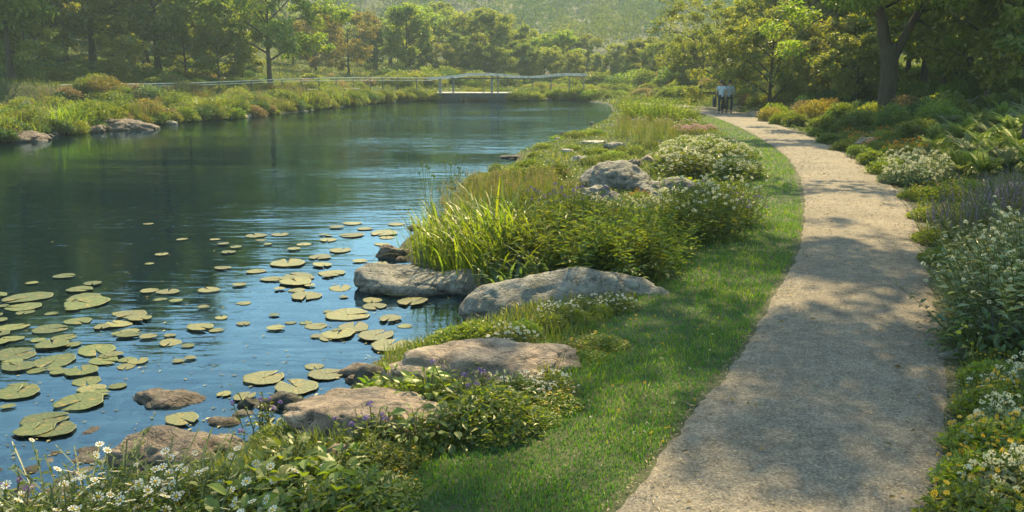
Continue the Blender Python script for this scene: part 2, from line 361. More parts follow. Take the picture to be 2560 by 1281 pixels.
def water_mat():
    t = NT('pond_water'); tc = t.n('TexCoord')
    mp = t.n('Mapping'); mp.inputs['Scale'].default_value = (.75, 3.0, 1); mp.inputs['Rotation'].default_value = (0, 0, R(-7)); t.l(tc.outputs['Object'], mp.inputs[0])
    n1 = t.n('TexNoise', i_Scale=2.0, i_Detail=3.0, i_Roughness=.5, i_Distortion=.3); t.l(mp.outputs[0], n1.inputs[0])
    m2 = t.n('Mapping'); m2.inputs['Scale'].default_value = (.35, 1.0, 1); m2.inputs['Rotation'].default_value = (0, 0, R(9)); t.l(tc.outputs['Object'], m2.inputs[0])
    n2 = t.n('TexNoise', i_Scale=1.4, i_Detail=2.0); t.l(m2.outputs[0], n2.inputs[0])
    n3 = t.n('TexNoise', i_Scale=.16, i_Detail=2.0); t.l(m2.outputs[0], n3.inputs[0])
    st = t.n('MapRange'); st.inputs[1].default_value = .42; st.inputs[2].default_value = .62; st.inputs[3].default_value = .25; st.inputs[4].default_value = 1.0; t.l(n3.outputs[0], st.inputs[0])
    h = t.math('MULTIPLY', t.math('ADD', t.math('MULTIPLY', n1.outputs[0], .5), n2.outputs[0]), st.outputs[0])
    bp = t.n('Bump', i_Strength=.65, i_Distance=.045); t.l(h, bp.inputs['Height'])
    fr = t.n('Fresnel', i_IOR=1.6); t.l(bp.outputs[0], fr.inputs['Normal'])
    gl = t.n('BsdfGlossy', i_Roughness=.03); gl.inputs[0].default_value = (.60, .83, 1, 1); t.l(bp.outputs[0], gl.inputs['Normal'])
    tr = t.n('BsdfTransparent'); tr.inputs[0].default_value = (.74, .88, .86, 1); df = t.n('BsdfDiffuse'); df.inputs[0].default_value = (.015, .055, .10, 1); mw = t.n('MixShader', i_0=.09); t.l(tr.outputs[0], mw.inputs[1]); t.l(df.outputs[0], mw.inputs[2])
    m = t.n('MixShader'); t.l(fr.outputs[0], m.inputs[0]); t.l(mw.outputs[0], m.inputs[1]); t.l(gl.outputs[0], m.inputs[2])
    t.l(m.outputs[0], t.out.inputs[0]); return t.m
g = G(); g.add([(-62, -3, WZ), (22, -3, WZ), (22, 100, WZ), (-62, 100, WZ)], [np.array([(0, 1, 2, 3)])])
tag(link('pond_water', g.mesh('pond_water', water_mat())), kind='structure')

def path_mat():
    t = NT('fine_gravel_path'); p = t.n('BsdfPrincipled', i_Roughness=.95); tc = t.n('TexCoord')
    n1 = t.n('TexNoise', i_Scale=.9, i_Detail=5.0); n2 = t.n('TexNoise', i_Scale=55.0, i_Detail=6.0, i_Roughness=.75); n3 = t.n('TexVoronoi', i_Scale=70.0); n4 = t.n('TexNoise', i_Scale=11.0, i_Detail=6.0, i_Roughness=.7); n5 = t.n('TexNoise', i_Scale=2.3, i_Detail=7.0, i_Roughness=.7)
    for q in (n1, n2, n3, n4, n5): t.l(tc.outputs['Object'], q.inputs[0])
    col = t.ramp(n1.outputs[0], [(.3, (.150, .130, .102)), (.7, (.228, .193, .148))])
    col = t.mix(t.math('MULTIPLY', t.ramp(n5.outputs[0], [(.45, (0, 0, 0)), (.65, (1, 1, 1))]), .45), col, (.16, .125, .085))
    col = t.mix(.75, col, t.ramp(n2.outputs[0], [(.34, (.05, .05, .05)), (.5, (.5, .5, .5)), (.66, (.95, .93, .9))]), 'OVERLAY')
    col = t.mix(.45, col, t.ramp(n4.outputs[0], [(.35, (.2, .2, .2)), (.65, (.8, .8, .78))]), 'OVERLAY')
    col = t.mix(t.math('MULTIPLY', t.ramp(n3.outputs['Color'], [(.82, (0, 0, 0)), (.9, (1, 1, 1))]), .5), col, (.40, .34, .26))
    t.l(col, p.inputs['Base Color'])
    bp = t.n('Bump', i_Strength=.7, i_Distance=.012); t.l(t.math('ADD', n2.outputs[0], t.math('MULTIPLY', n4.outputs[0], 1.5)), bp.inputs['Height']); t.l(bp.outputs[0], p.inputs['Normal'])
    t.l(p.outputs[0], t.out.inputs[0]); return t.m
def resamp(p, q, n=420):                 # matching points along both edges
    m = (p + q) / 2; s = np.concatenate([[0], np.cumsum(np.linalg.norm(np.diff(m, axis=0), axis=1))])
    u = np.geomspace(1, s[-1] + 1, n) - 1
    f = lambda a: np.stack([np.interp(u, s, a[:, k]) for k in (0, 1)], 1)
    return f(p), f(q)
A, B = resamp(pl_, pr_); K = 12
ed = lambda P, s: np.array([mnoise.noise((x * 2.3, y * 2.3, s)) * .05 + mnoise.noise((x * 9, y * 9, s)) * .03 for x, y in P])[:, None]
nn_ = nrm(B - A); A = A + nn_ * ed(A, 1.) ; B = B + nn_ * ed(B, 5.)
w = np.linspace(0, 1, K + 1)
P2 = A[:, None] * (1 - w)[None, :, None] + B[:, None] * w[None, :, None]
Zp = .012 + .03 * (1 - (2 * w - 1) ** 2)[None] + np.zeros((len(A), 1))
Zp[:, 0] = -.03; Zp[:, -1] = -.03
g = G(); i = np.arange(len(A) - 1)[:, None] * (K + 1); j = np.arange(K)[None]
g.add(np.concatenate([P2, Zp[..., None]], -1).reshape(-1, 3), [np.stack([i + j, i + j + 1, i + K + 2 + j, i + K + 1 + j], -1).reshape(-1, 4)])
tag(link('path', g.mesh('path', path_mat(), True)), kind='structure')

# twigs, straw and leaf litter lying on the path
n = 9000; yv = 4.2 * np.exp(rng.random(n) * math.log(36 / 4.2) * 1.0); fx = rng.random(n)
fx = np.where(rng.random(n) < .12, np.abs(rng.normal(0, .14, n)), fx); fx = np.where(rng.random(n) < .2, 1 - np.abs(rng.normal(0, .07, n)), fx)
fx = np.clip(fx, .03, .98)
xv = np.interp(yv, A[:, 1], A[:, 0]) * (1 - fx) + np.interp(yv, B[:, 1], B[:, 0]) * fx
az = rng.uniform(0, 2 * np.pi, n)
g = G(); scatter(g, LEAFQ, np.stack([xv, yv, .022 + .03 * (1 - (2 * fx - 1) ** 2)], 1), np.stack([np.cos(az), np.sin(az), rng.uniform(.0, .25, n)], 1),
                 np.array([0, 0, 1.]) + rng.normal(0, .25, (n, 3)), rng.uniform(.012, .055, n) * (.8 + yv * .03), rng.uniform(.003, .010, n) * (.8 + yv * .04))
lit = leaf_mat('path_litter', (.10, .075, .045), (.48, .38, .24), .1, (1, 1, .9), .03, 0)
tag(link('path_litter', g.mesh('path_litter', lit)), 'straw, twigs and leaf bits scattered over the gravel path', 'litter', kind='stuff')

n = 150; yv = rng.uniform(4.6, 24, n); fx = np.where(rng.random(n) < .6, np.abs(rng.normal(0, .16, n)), rng.random(n)); fx = np.clip(np.where(rng.random(n) < .5, fx, 1 - fx), .03, .97)
xv = np.interp(yv, A[:, 1], A[:, 0]) * (1 - fx) + np.interp(yv, B[:, 1], B[:, 0]) * fx; az = rng.uniform(0, 6.28, n); g = G()
scatter(g, LEAF2, np.stack([xv, yv, .032 + .03 * (1 - (2 * fx - 1) ** 2)], 1), np.stack([np.cos(az), np.sin(az), rng.uniform(-.1, .3, n)], 1), np.array([0, 0, 1.]) + rng.normal(0, .4, (n, 3)), rng.uniform(.035, .075, n), rng.uniform(.018, .035, n))
tag(link('fallen_leaves', g.mesh('fallen_leaves', leaf_mat('dry_leaf', (.10, .055, .02), (.33, .22, .06), .2, (1, 1, .8), .04, 0))), 'dry brown and yellow leaves fallen on the path', 'leaves', kind='stuff')

# pebbles on the bed near the shore
bm_pos = []
while len(bm_pos) < 1100:
    px, py = rng.uniform(-120, 1150), rng.uniform(720, 1300); x, y = plane(px, py, WZ - .25)
    if inside(pond, np.array([x]), np.array([y]))[0]: bm_pos.append((x, y, gz(x, y)))
import bmesh
def ico(sub):
    b = bmesh.new(); bmesh.ops.create_icosphere(b, subdivisions=sub, radius=1); b.verts.ensure_lookup_table()
    v = np.array([q.co[:] for q in b.verts]); f = np.array([[q.index for q in k.verts] for k in b.faces]); b.free(); return v, f
I2, I3, I5 = ico(2), ico(3), ico(5)
g = G()
for x, y, z in bm_pos:
    s = rng.uniform(.04, .20) * (1 if rng.random() < .85 else 1.7); a = rng.uniform(0, 6.3); v = I2[0] * (1 + .25 * np.sin(I2[0] @ rng.normal(0, 2, (3, 1)) + 1))
    v = v * np.array([s, s * rng.uniform(.55, .9), s * .45]); v = np.stack([v[:, 0] * math.cos(a) - v[:, 1] * math.sin(a), v[:, 0] * math.sin(a) + v[:, 1] * math.cos(a), v[:, 2]], 1)
    g.add(v + (x, y, min(z + s * .15, WZ - .03 - s * .62)), [I2[1]], rng.random())
t = NT('bed_pebbles'); b_ = t.n('BsdfPrincipled', i_Roughness=.6); a_ = t.n('Attribute', attribute_name='rnd')
t.l(t.ramp(a_.outputs['Fac'], [(0, (.08, .065, .045)), (.4, (.24, .20, .13)), (.7, (.42, .37, .27)), (1, (.28, .33, .26))]), b_.inputs[0]); t.l(b_.outputs[0], t.out.inputs[0])
tag(link('submerged_pebbles', g.mesh('submerged_pebbles', t.m, True)), 'rounded pebbles seen through the clear shallow water', 'pebbles', kind='stuff')

# ------------------------------------------------------------------ rocks
def rock_mesh(name, mat, seed, size, sub=I5, amp=.30, flat=.35, cuts=5, flattop=0):
    r = np.random.default_rng(seed); v, f = sub; v = v.copy()
    for _ in range(cuts):
        n_ = nrm(r.normal(0, 1, 3) * np.array([1, 1, .8])); c = r.uniform(.62, .88); d = v @ n_; k = np.clip(d - c, 0, None); v = v - k[:, None] * n_ * .85
    if flattop: v[:, 2] = np.where(v[:, 2] > flattop, flattop + (v[:, 2] - flattop) * .12, v[:, 2])
    o = r.uniform(-50, 50, 3); out = np.empty_like(v); asp = np.array(size) / max(size)
    for k, q in enumerate(v):
        p = q * asp
        d = amp * mnoise.noise(tuple(p * 1.5 + o)) + amp * .42 * mnoise.noise(tuple(p * 3.6 + o)) + amp * .20 * (mnoise.noise(tuple(p * 8 + o)))
        e = abs(mnoise.noise(tuple(p * np.array([2.2, 2.2, 5]) + o + 7)));  d -= amp * .30 * max(0, .12 - e) / .12
        out[k] = q * (1 + d)
    out[:, 2] = np.where(out[:, 2] < -flat, -flat + (out[:, 2] + flat) * .2, out[:, 2])
    g = G(); g.add(out * np.array(size), [f]); return g.mesh(name, mat, True)
feet = []
def off_rocks(x, y):
    k = np.ones(len(x), bool)
    for a, b, c, d in feet: k &= ((x - a) / c) ** 2 + ((y - b) / d) ** 2 > 1
    return k
def rock_px(x0, x1, yt, yb, mat, label, seed, depth=.62, z0=None, rz=0, name='boulder', cat='boulder', group=None, flattop=0, amp=.30, sub=None, tilt=0, cuts=5, hf=None):
    xm = (x0 + x1) / 2
    if z0 is None: X, Y, Z = at(xm, yb)
    else: X, Y = plane(xm, yb, z0); Z = z0
    W_ = (x1 - x0) / PXF * math.hypot(Y, CAMZ) * .52; D = max(W_ * depth, .05)
    Yc = Y + D * .8; Xc = X * Yc / Y; W_ *= Yc / Y * .98
    zt = z_at(yt, Yc + (hf if hf is not None else (.22 if z0 is None else .45)) * D); feet.append((Xc, Yc, W_ * .85, D * .85)); H = max(zt - Z, .05)
    o = link(name, rock_mesh(name, ST[mat], seed, (W_, D, H * .78 + .06), sub or (I5 if W_ > .25 else I3), amp, cuts=cuts, flattop=flattop), None, (Xc, Yc, Z + H * .22 - .06), (0, tilt, rz))
    tag(o, label, cat, group); return o
W0 = WZ
rock_px(712, 1165, 975, 1098, 'tan', 'big rounded tan boulder half covered by broad leaves, nearest the bottom of the bank', 101, .75)
rock_px(965, 1425, 850, 962, 'tan', 'broad low tan boulder with pitted top between two leafy clumps', 102, .7)
def rock_axis(p0, p1, width, height, mat, label, seed, sink=.1, amp=.3, tilt=0, name='boulder'):
    x0, y0, z0 = at(*p0); x1, y1, z1 = at(*p1); L = math.hypot(x1 - x0, y1 - y0) / 2
    o = link(name, rock_mesh(name, ST[mat], seed, (L, width / 2, height), I5, amp), None, ((x0 + x1) / 2, (y0 + y1) / 2, (z0 + z1) / 2 + height * .3 - sink), (0, tilt, math.atan2(y1 - y0, x1 - x0)))
    return tag(o, label, name)
rock_axis((1135, 822), (1620, 730), .80, .36, 'grey', 'long sloping grey slab running from the water up to the lawn', 103, .05, .26, -.10)
rock_px(893, 1245, 649, 737, 'grey', 'long dark grey boulder standing in the water below the strap leaved clump', 104, .55, z0=W0, tilt=.06)
rock_px(1452, 1645, 402, 478, 'grey', 'tallest grey boulder on the mid bank, rounded with a sloping back', 105, .8, amp=.22)
rock_px(1415, 1580, 462, 520, 'grey', 'low grey boulder lying in front of the tallest boulder', 106, .7)
rock_px(1598, 1730, 440, 495, 'grey', 'pale grey boulder beside the white headed flowers', 107, .8)
rock_px(1560, 1612, 393, 420, 'brown', 'small brown stone just behind the tallest boulder', 108, .8)
rock_px(1596, 1642, 389, 409, 'tan', 'small pale stone under the large leaves of the white blossom bush', 109, .8)
rock_px(932, 1025, 611, 646, 'brown', 'small tan rock at the tip of the grassy bank by the water', 110, .6, z0=W0)
rock_px(298, 545, 962, 1036, 'red', 'flat reddish rock breaking the water below the lily pads', 111, .62, z0=W0 - .06, hf=.6)
rock_px(275, 655, 1072, 1196, 'brown', 'rough brown flat rock at the water edge near the white daisies', 112, .62, z0=W0 - .02, amp=.36)
rock_px(836, 955, 905, 940, 'tan', 'smooth tan stone poking out into the lily pads', 113, .5, z0=W0)
rock_px(868, 975, 905, 985, 'dark', 'dark wet rock at the shore under the broad leaves', 114, .7, z0=W0)
rock_px(645, 775, 985, 1022, 'dark', 'dark brown angular rock in the shallow water', 115, .5, z0=W0, amp=.42)
rock_px(585, 650, 985, 1020, 'dark', 'small dark mossy rock beside the floating pads', 116, .6, z0=W0)
rock_px(790, 935, 1106, 1165, 'tan', 'rounded tan rock showing between the leaves at the bottom of the bank', 117, .7)
rock_px(1300, 1375, 688, 733, 'grey', 'small grey rock under the drooping strap leaves', 118, .7)
rock_px(1185, 1310, 805, 845, 'dark', 'dark grey rock under the low end of the sloping slab', 119, .6, z0=W0)
rock_px(1448, 1516, 344, 363, 'pale', 'flat pale stepping stone in the yellow grass on the point', 120, .8, flattop=.5, amp=.12)
rock_px(1460, 1520, 312, 334, 'pale', 'flat topped pale rock at the water edge beyond the stepping stone', 121, .8, z0=W0, flattop=.5, amp=.14)
rock_px(1398, 1434, 364, 384, 'pale', 'small square pale stone in the yellow grass', 122, .8, flattop=.5, amp=.12)
rock_px(1248, 1312, 379, 397, 'dark', 'flat dark stone at the very tip of the grassy point', 123, .7, z0=W0, flattop=.4)
rock_px(1290, 1345, 385, 401, 'brown', 'thin flat brown stone next to the tip of the point', 124, .7, z0=W0, flattop=.4)
rock_px(1325, 1385, 380, 407, 'grey', 'low rounded grey stone on the shore of the point', 125, .8, z0=W0)
rock_px(1505, 1565, 350, 373, 'grey', 'grey stone right of the stepping stone', 126, .8)
rock_px(1395, 1430, 330, 344, 'brown', 'small brown shore stone above the yellow grass point', 127, .8, z0=W0)
rock_px(1425, 1475, 386, 406, 'pale', 'pale stone with lichen left of the tallest boulder top', 128, .8)
rock_px(-60, 112, 322, 356, 'brown', 'dark domed boulder at the left end of the far bank', 130, .7, z0=W0)
rock_px(208, 268, 312, 331, 'brown', 'sloping brown rock at the waterline left of the long slab', 131, .8, z0=W0)
rock_px(238, 392, 297, 327, 'brown', 'long brown slab sloping into the water on the far bank', 132, .7, z0=W0, tilt=.08)
rock_px(150, 215, 274, 297, 'brown', 'brown rock among yellow cushions above the waterline', 133, .8)
rock_px(205, 275, 228, 247, 'pale', 'pale boulder set back in the straw coloured grass on the far bank', 134, .8)
rock_px(55, 85, 255, 280, 'grey', 'grey stone half hidden by dark shrubs on the far bank', 135, .8)
rock_px(1866, 1918, 277, 293, 'tan', 'flat tan rock at the path edge beyond the orange bushes', 136, .8)
rock_px(2478, 2620, 449, 500, 'grey', 'smooth grey boulder behind the lavender at the right edge', 137, .8)
rock_px(1825, 1855, 262, 276, 'tan', 'pale rounded rock beside the path just past the couple', 138, .8)
rock_px(455, 560, 1178, 1215, 'grey', 'small two toned stone among the daisies', 139, .7)
rock_px(300, 450, 1196, 1245, 'brown', 'flat brown stone behind the daisy heads', 140, .7)
rock_px(30, 110, 1245, 1300, 'tan', 'small tan stone in the bottom corner of the shore', 141, .8)
rock_px(-20, 60, 1250, 1310, 'dark', 'dark stone in the bottom corner of the shore', 142, .8)
rock_px(215, 330, 1195, 1235, 'dark', 'wet grey stone between the water and the daisies', 143, .7, z0=W0)
rock_px(2130, 2200, 345, 372, 'tan', 'tan stone among the ferns right of the path', 144, .8)
rock_px(2330, 2440, 868, 900, 'grey', 'low grey stone at the path edge under the broad leaves', 145, .6)
# small stones strung along the far waterline: one mesh shared by look-alikes
sm = [rock_mesh('shore_stone', ST[m], 300 + k, (1, .7, .45), I3) for k, m in enumerate(('brown', 'grey', 'tan', 'pale'))]
for k in range(46):
    t_ = rng.random(); ix = t_ * (len(far_px) - 6); a0 = int(ix) + 4 if t_ > .3 else int(ix)
    a0 = min(a0, len(far_px) - 3); q = rng.random(); px = far_px[a0][0] * (1 - q) + far_px[a0 + 1][0] * q; py = far_px[a0][1] * (1 - q) + far_px[a0 + 1][1] * q
    x, y = plane(px, py + rng.uniform(-2, 1.0), WZ); s = rng.uniform(.12, .38)
    tag(link('shore_stone', sm[k % 4], None, (x, y, WZ + .02), (0, 0, rng.uniform(0, 6)), (s, s, s)), 'small stone strung along the waterline of the far bank', 'stone', 'small stones along the far waterline')
for k in range(26):
    a0 = int(rng.integers(8, len(near_px) - 4)); q = rng.random(); px = near_px[a0][0] * (1 - q) + near_px[a0 + 1][0] * q; py = near_px[a0][1] * (1 - q) + near_px[a0 + 1][1] * q
    x, y = plane(px - rng.uniform(0, 25), py + rng.uniform(-3, 4), WZ); s = rng.uniform(.06, .16)
    tag(link('shore_stone', sm[k % 4], None, (x, y, WZ + .01), (0, 0, rng.uniform(0, 6)), (s, s, s)), 'small wet stone at the waterline of the near bank', 'stone', 'small stones along the near waterline')

for k in range(40):
    px, py = (rng.uniform(-10, 330), rng.uniform(1075, 1245)) if k < 26 else (rng.uniform(560, 900), rng.uniform(985, 1060)); x, y = plane(px, py, WZ)
    if not inside(pond, np.array([x]), np.array([y]))[0]: continue
    s = rng.uniform(.05, .17); tag(link('shallows_stone', sm[k % 4], None, (x, y, WZ - s * rng.uniform(.18, .42)), (0, 0, rng.uniform(0, 6)), (s, s, s)), 'small stone just breaking the surface of the shallows at the near shore', 'stone', 'stones in the near shallows')

# ------------------------------------------------------------------ lily pads
def pad_mat(name, a, b):
    t = NT(name); p = t.n('BsdfPrincipled', i_Roughness=.5); p.inputs['Specular IOR Level'].default_value = .35
    tc = t.n('TexCoord'); sx = t.n('SeparateXYZ'); t.l(tc.outputs['Object'], sx.inputs[0]); oi = t.n('ObjectInfo')
    ang = t.math('ARCTAN2', sx.outputs[1], sx.outputs[0]); vein = t.math('ABSOLUTE', t.math('SINE', t.math('MULTIPLY', ang, 7.0)))
    nz = t.n('TexNoise', i_Scale=6.0, i_Detail=4.0); t.l(tc.outputs['Object'], nz.inputs[0])
    col = t.ramp(nz.outputs[0], [(.3, a), (.7, b)]); col = t.mix(t.ramp(vein, [(0, (.35, .35, .35)), (.08, (0, 0, 0))]), col, (.30, .30, .13))
    ye = t.n('TexNoise', i_Scale=2.2, i_Detail=3.0); t.l(tc.outputs['Object'], ye.inputs[0])
    col = t.mix(t.ramp(ye.outputs[0], [(.56, (0, 0, 0)), (.68, (.85, .85, .85))]), col, (.26, .17, .035))
    ro = t.n('TexNoise', i_Scale=3.1, i_Detail=5.0); t.l(oi.outputs['Random'], ro.inputs['W']) if False else t.l(tc.outputs['Object'], ro.inputs[0]); col = t.mix(t.ramp(ro.outputs[0], [(.62, (0, 0, 0)), (.67, (.9, .9, .9))]), col, (.07, .045, .02))
    h = t.n('HueSaturation'); t.l(col, h.inputs['Color']); t.l(t.math('ADD', t.math('MULTIPLY', oi.outputs['Random'], .6), .75), h.inputs['Value']); t.l(h.outputs[0], p.inputs['Base Color'])
    bp = t.n('Bump', i_Strength=.12, i_Distance=.02); t.l(vein, bp.inputs['Height']); t.l(bp.outputs[0], p.inputs['Normal'])
    t.l(p.outputs[0], t.out.inputs[0]); return t.m
PG, PT = pad_mat('lily_pad_green', (.055, .076, .016), (.120, .132, .032)), pad_mat('lily_pad_tan', (.095, .10, .032), (.175, .165, .058))
def pad_mesh(seed, mat):
    r = np.random.default_rng(seed); N = 40; a0 = .10 + .08 * r.random(); th = np.linspace(a0, 2 * np.pi - a0, N); ph = r.uniform(0, 6, 4)
    rim = 1 + .05 * np.sin(3 * th + ph[0]) + .03 * np.sin(7 * th + ph[1]) + .015 * np.sin(15 * th + ph[2]); V = []; rings = (.06, .35, .7, .92, 1.0); lift = (.0, .001, .002, .005, .012)
    side = r.uniform(0, 6)
    for q, l_ in zip(rings, lift):
        z = .012 + l_ * (1 + 1.6 * np.clip(np.cos(th - side), 0, 1) ** 3) + 0.006 * q * np.sin(3 * th + ph[3])
        V.append(np.stack([rim * q * np.cos(th), rim * q * np.sin(th), z], 1))
    top = np.concatenate(V); bot = top - np.array([0, 0, .014]); n = N; F = []
    for k in range(4):
        for m in range(N - 1): F.append((k * n + m, k * n + m + 1, (k + 1) * n + m + 1, (k + 1) * n + m)[::-1])
    F = np.array(F); o = len(top); E = []
    for m in range(N - 1): E.append((4 * n + m, 4 * n + m + 1, o + 4 * n + m + 1, o + 4 * n + m)[::-1])
    for k in range(4): E += [(k * n, (k + 1) * n, o + (k + 1) * n, o + k * n)[::-1], (k * n + n - 1, (k + 1) * n + n - 1, o + (k + 1) * n + n - 1, o + k * n + n - 1)]
    g = G(); g.add(np.vstack([top, bot]), [F, F[:, ::-1] + o, np.array(E)]); return g.mesh('lily_pad', mat, True)
PADG = [pad_mesh(s, PG) for s in range(5)]; PADT = [pad_mesh(s + 20, PT) for s in range(5)]
placed = []
def pad(px, py, wpx, label, group, tan=False, force=False):
    x, y = plane(px, py, WZ); r = .78 * rng.uniform(.75, 1.15) * wpx / PXF * math.hypot(y, 2.75) / 2
    if not inside(pond, np.array([x]), np.array([y]))[0] and not force: return
    for X, Y, RR in placed:
        if math.hypot(X - x, Y - y) < (.62 if not force else .2) * (RR + r): return
    placed.append((x, y, r)); m = (PADT if tan else PADG)[int(rng.integers(5))]
    o = link('lily_pad', m, None, (x, y, WZ + .004 + .004 * (len(placed) % 5)), (rng.normal(0, .02), rng.normal(0, .02), rng.uniform(0, 6.28)), (r, r * rng.uniform(.85, 1), r))
    tag(o, label, 'lily pad', group)
for px, py, w_ in [(110, 1052, 150), (135, 1078, 160), (45, 985, 135), (200, 1010, 130), (70, 745, 140), (60, 770, 130), (215, 760, 160), (210, 748, 120), (130, 865, 120), (135, 905, 155), (240, 878, 110), (40, 890, 120), (45, 920, 120), (205, 932, 110),
                   (30, 820, 100), (125, 825, 110), (30, 850, 90), (20, 1020, 60), (85, 1080, 100), (160, 845, 90), (195, 805, 90), (260, 905, 100)]:
    pad(px, py, w_, 'broad green lily pad in the dense raft along the left edge of the pond', 'dense green lily pads at the left', force=True)
for _ in range(900):
    px, py = rng.uniform(-40, 330), rng.uniform(690, 1000)
    if px > 300 - (py - 860) ** 2 / 260 + 60: continue
    if rng.random() < .75: pad(px, py, rng.uniform(45, 105) * (py / 950) ** .9, 'broad green lily pad in the dense raft along the left edge of the pond', 'dense green lily pads at the left')
    if sum(1 for q in placed) > 50: break
for px, py, w_ in [(420, 732, 100), (522, 728, 80), (598, 715, 50), (745, 690, 95), (830, 685, 110), (680, 700, 90), (765, 743, 110), (740, 708, 110), (850, 722, 70), (640, 680, 60), (720, 660, 110), (800, 645, 90), (805, 665, 80),
                   (930, 752, 85), (935, 768, 90), (870, 790, 130), (1030, 757, 110), (975, 800, 80), (790, 817, 75), (885, 820, 100), (845, 838, 105), (940, 842, 110), (975, 868, 135), (785, 918, 80), (815, 938, 110), (660, 948, 125),
                   (740, 972, 130), (1000, 735, 120), (640, 590, 80), (700, 588, 60), (880, 590, 90), (960, 585, 80), (840, 570, 60), (760, 612, 60), (880, 560, 70), (850, 628, 80), (900, 655, 60), (735, 625, 50), (955, 612, 60), (990, 562, 50), (820, 602, 60)]:
    pad(px, py, w_, 'pale tan lily pad on the open blue water in the middle of the pond', 'pale lily pads on the open water', True, True)
for px, py, w_ in [(330, 790, 100), (350, 800, 80), (310, 785, 70), (295, 812, 90), (325, 830, 60), (255, 820, 70), (370, 845, 50), (425, 858, 70), (345, 905, 70), (445, 905, 50), (475, 898, 45), (500, 822, 80), (315, 918, 70), (230, 975, 80), (560, 988, 60), (610, 995, 70), (285, 890, 60)]:
    pad(px, py, w_, 'small yellowing lily pad scattered between the dense raft and open water', 'scattered yellowing lily pads', True, True)
for k in range(60): pad(rng.uniform(340, 1060), rng.uniform(560, 880), rng.uniform(30, 60), 'small pale lily pad drifting between the larger ones on open water', 'small drifting lily pads', k % 3 > 0)
for k in range(26):
    px, py = rng.uniform(250, 900), rng.uniform(740, 1000); x, y = plane(px, py, WZ - .03)
    if inside(pond, np.array([x]), np.array([y]))[0]:
        r = rng.uniform(.08, .17); tag(link('lily_pad', PADG[k % 5], None, (x, y, WZ - .035), (rng.normal(0, .05), rng.normal(0, .05), rng.uniform(0, 6.28)), (r, r, r * .5)), 'blurred lily pad sunk just below the water surface', 'lily pad', 'sunken lily pads')
pad(455, 1052, 135, 'single tan lily pad with an upturned leaf beside the reddish rock', None, True, True)

g = G(); P_ = []
while len(P_) < 420:
    px, py = rng.uniform(0, 1250), 430 + 820 * rng.random() ** .8; x, y = plane(px, py, WZ); 
    if inside(pond, np.array([x]), np.array([y]))[0]:
        d_ = float(dist_to(pond, np.array([x]), np.array([y]))[0])
        if rng.random() < .25 + .75 * math.exp(-d_ / .8): P_.append((x, y, WZ + .006))
P_ = np.array(P_); n = len(P_); az = rng.uniform(0, 6.28, n)
scatter(g, LEAFQ, P_, np.stack([np.cos(az), np.sin(az), 0 * az + .02], 1), np.array([0, 0, 1.]) + rng.normal(0, .08, (n, 3)), rng.uniform(.015, .06, n), rng.uniform(.010, .03, n))
tag(link('floating_leaves', g.mesh('floating_leaves', leaf_mat('floating_leaf', (.10, .09, .03), (.34, .30, .12), .2, (1, 1, .8), .04, 0))), 'small leaves and bits floating on the pond near the banks', 'leaves', kind='stuff')

# ------------------------------------------------------------------ lawn and grasses
def grass(name, mask, n, ylo, yhi, xspan, h, w_, mat, lean=.45, label=None, S=3, bend=(.3, 1.2), patch=.5):
    g = G(); out = 0
    y = ylo * np.exp(rng.random(n) * math.log(yhi / ylo)); x = rng.uniform(xspan[0], xspan[1], n) * (y * .62 + 1.5) if xspan[2] else rng.uniform(xspan[0], xspan[1], n)
    k = mask(x, y); x, y = x[k], y[k]; z = ground_h(x, y)
    pt = np.sin(x * 2.1 + 1.7 * np.sin(y * 1.3)) * np.sin(y * 1.9 + 1.3 * np.sin(x * 1.7)); hs = h * rng.uniform(.55, 1.25, len(x)) * (1 + .35 * pt)
    ws = w_ * (.55 + .10 * y) * rng.uniform(.7, 1.3, len(x)); rn = np.clip(.45 + patch * .4 * pt + rng.normal(0, .22, len(x)), 0, 1)
    blades(g, np.stack([x, y, z - .01], 1), rng.uniform(0, 6.28, len(x)), np.abs(rng.normal(0, lean, len(x))), rng.uniform(*bend, len(x)), hs, ws, S, rn)
    return tag(link(name, g.mesh(name, mat)), label, 'grass', kind='stuff')
def m_lawn(x, y):
    return (inside(lawn_poly, x, y) | ((dist_to(lawn_poly, x, y) < .35))) & (~inside(path_poly, x, y) | (dist_to(pl_, x, y, False) < .07 * rng.random(len(x)) ** 1)) & ~inside(pond, x, y)
grass('lawn_grass', m_lawn, 420000, 3.6, 48, (-.55, .45, True), .055, .0052, LM['grass'], .55, 'short mown lawn strip between the path and the planted bank', 2)
def m_bank(x, y):
    d = dist_to(pond, x, y); dp = dist_to(path_poly, x, y)
    return ~inside(pond, x, y) & (d > .06) & ~inside(path_poly, x, y) & (dp > .12) & ~inside(lawn_poly, x, y) & (x < xr(y) - .5) & (x > -12 + 0 * y) & off_rocks(x, y)
grass('bank_grass', m_bank, 260000, 3.6, 64, (-.75, .5, True), .12, .0055, LM['meadow'], .5, 'rough yellow green grass between the rocks and plants of the near bank', 3)
def m_far(x, y):
    d = dist_to(pond, x, y); dp = dist_to(path_poly, x, y)
    return ~inside(pond, x, y) & (d > .1) & ~inside(path_poly, x, y) & (dp > .3) & ((x < -7) | (y > 58)) & (x < xr(y) + 60)
grass('meadow_grass', m_far, 330000, 30, 150, (-1.1, 1.0, True), .30, .0050, LM['meadow'], .35, 'long yellow grass meadow behind the far bank', 3, (.2, .9), .9)
def m_right(x, y):
    dp = dist_to(path_poly, x, y)
    return (x > xr(y)) & ~inside(path_poly, x, y) & (dp > .02)
grass('border_grass', m_right, 120000, 4, 70, (-.1, 1.05, True), .16, .0065, LM['cover'], .5, 'dark grass filling the gaps in the border right of the path', 3)
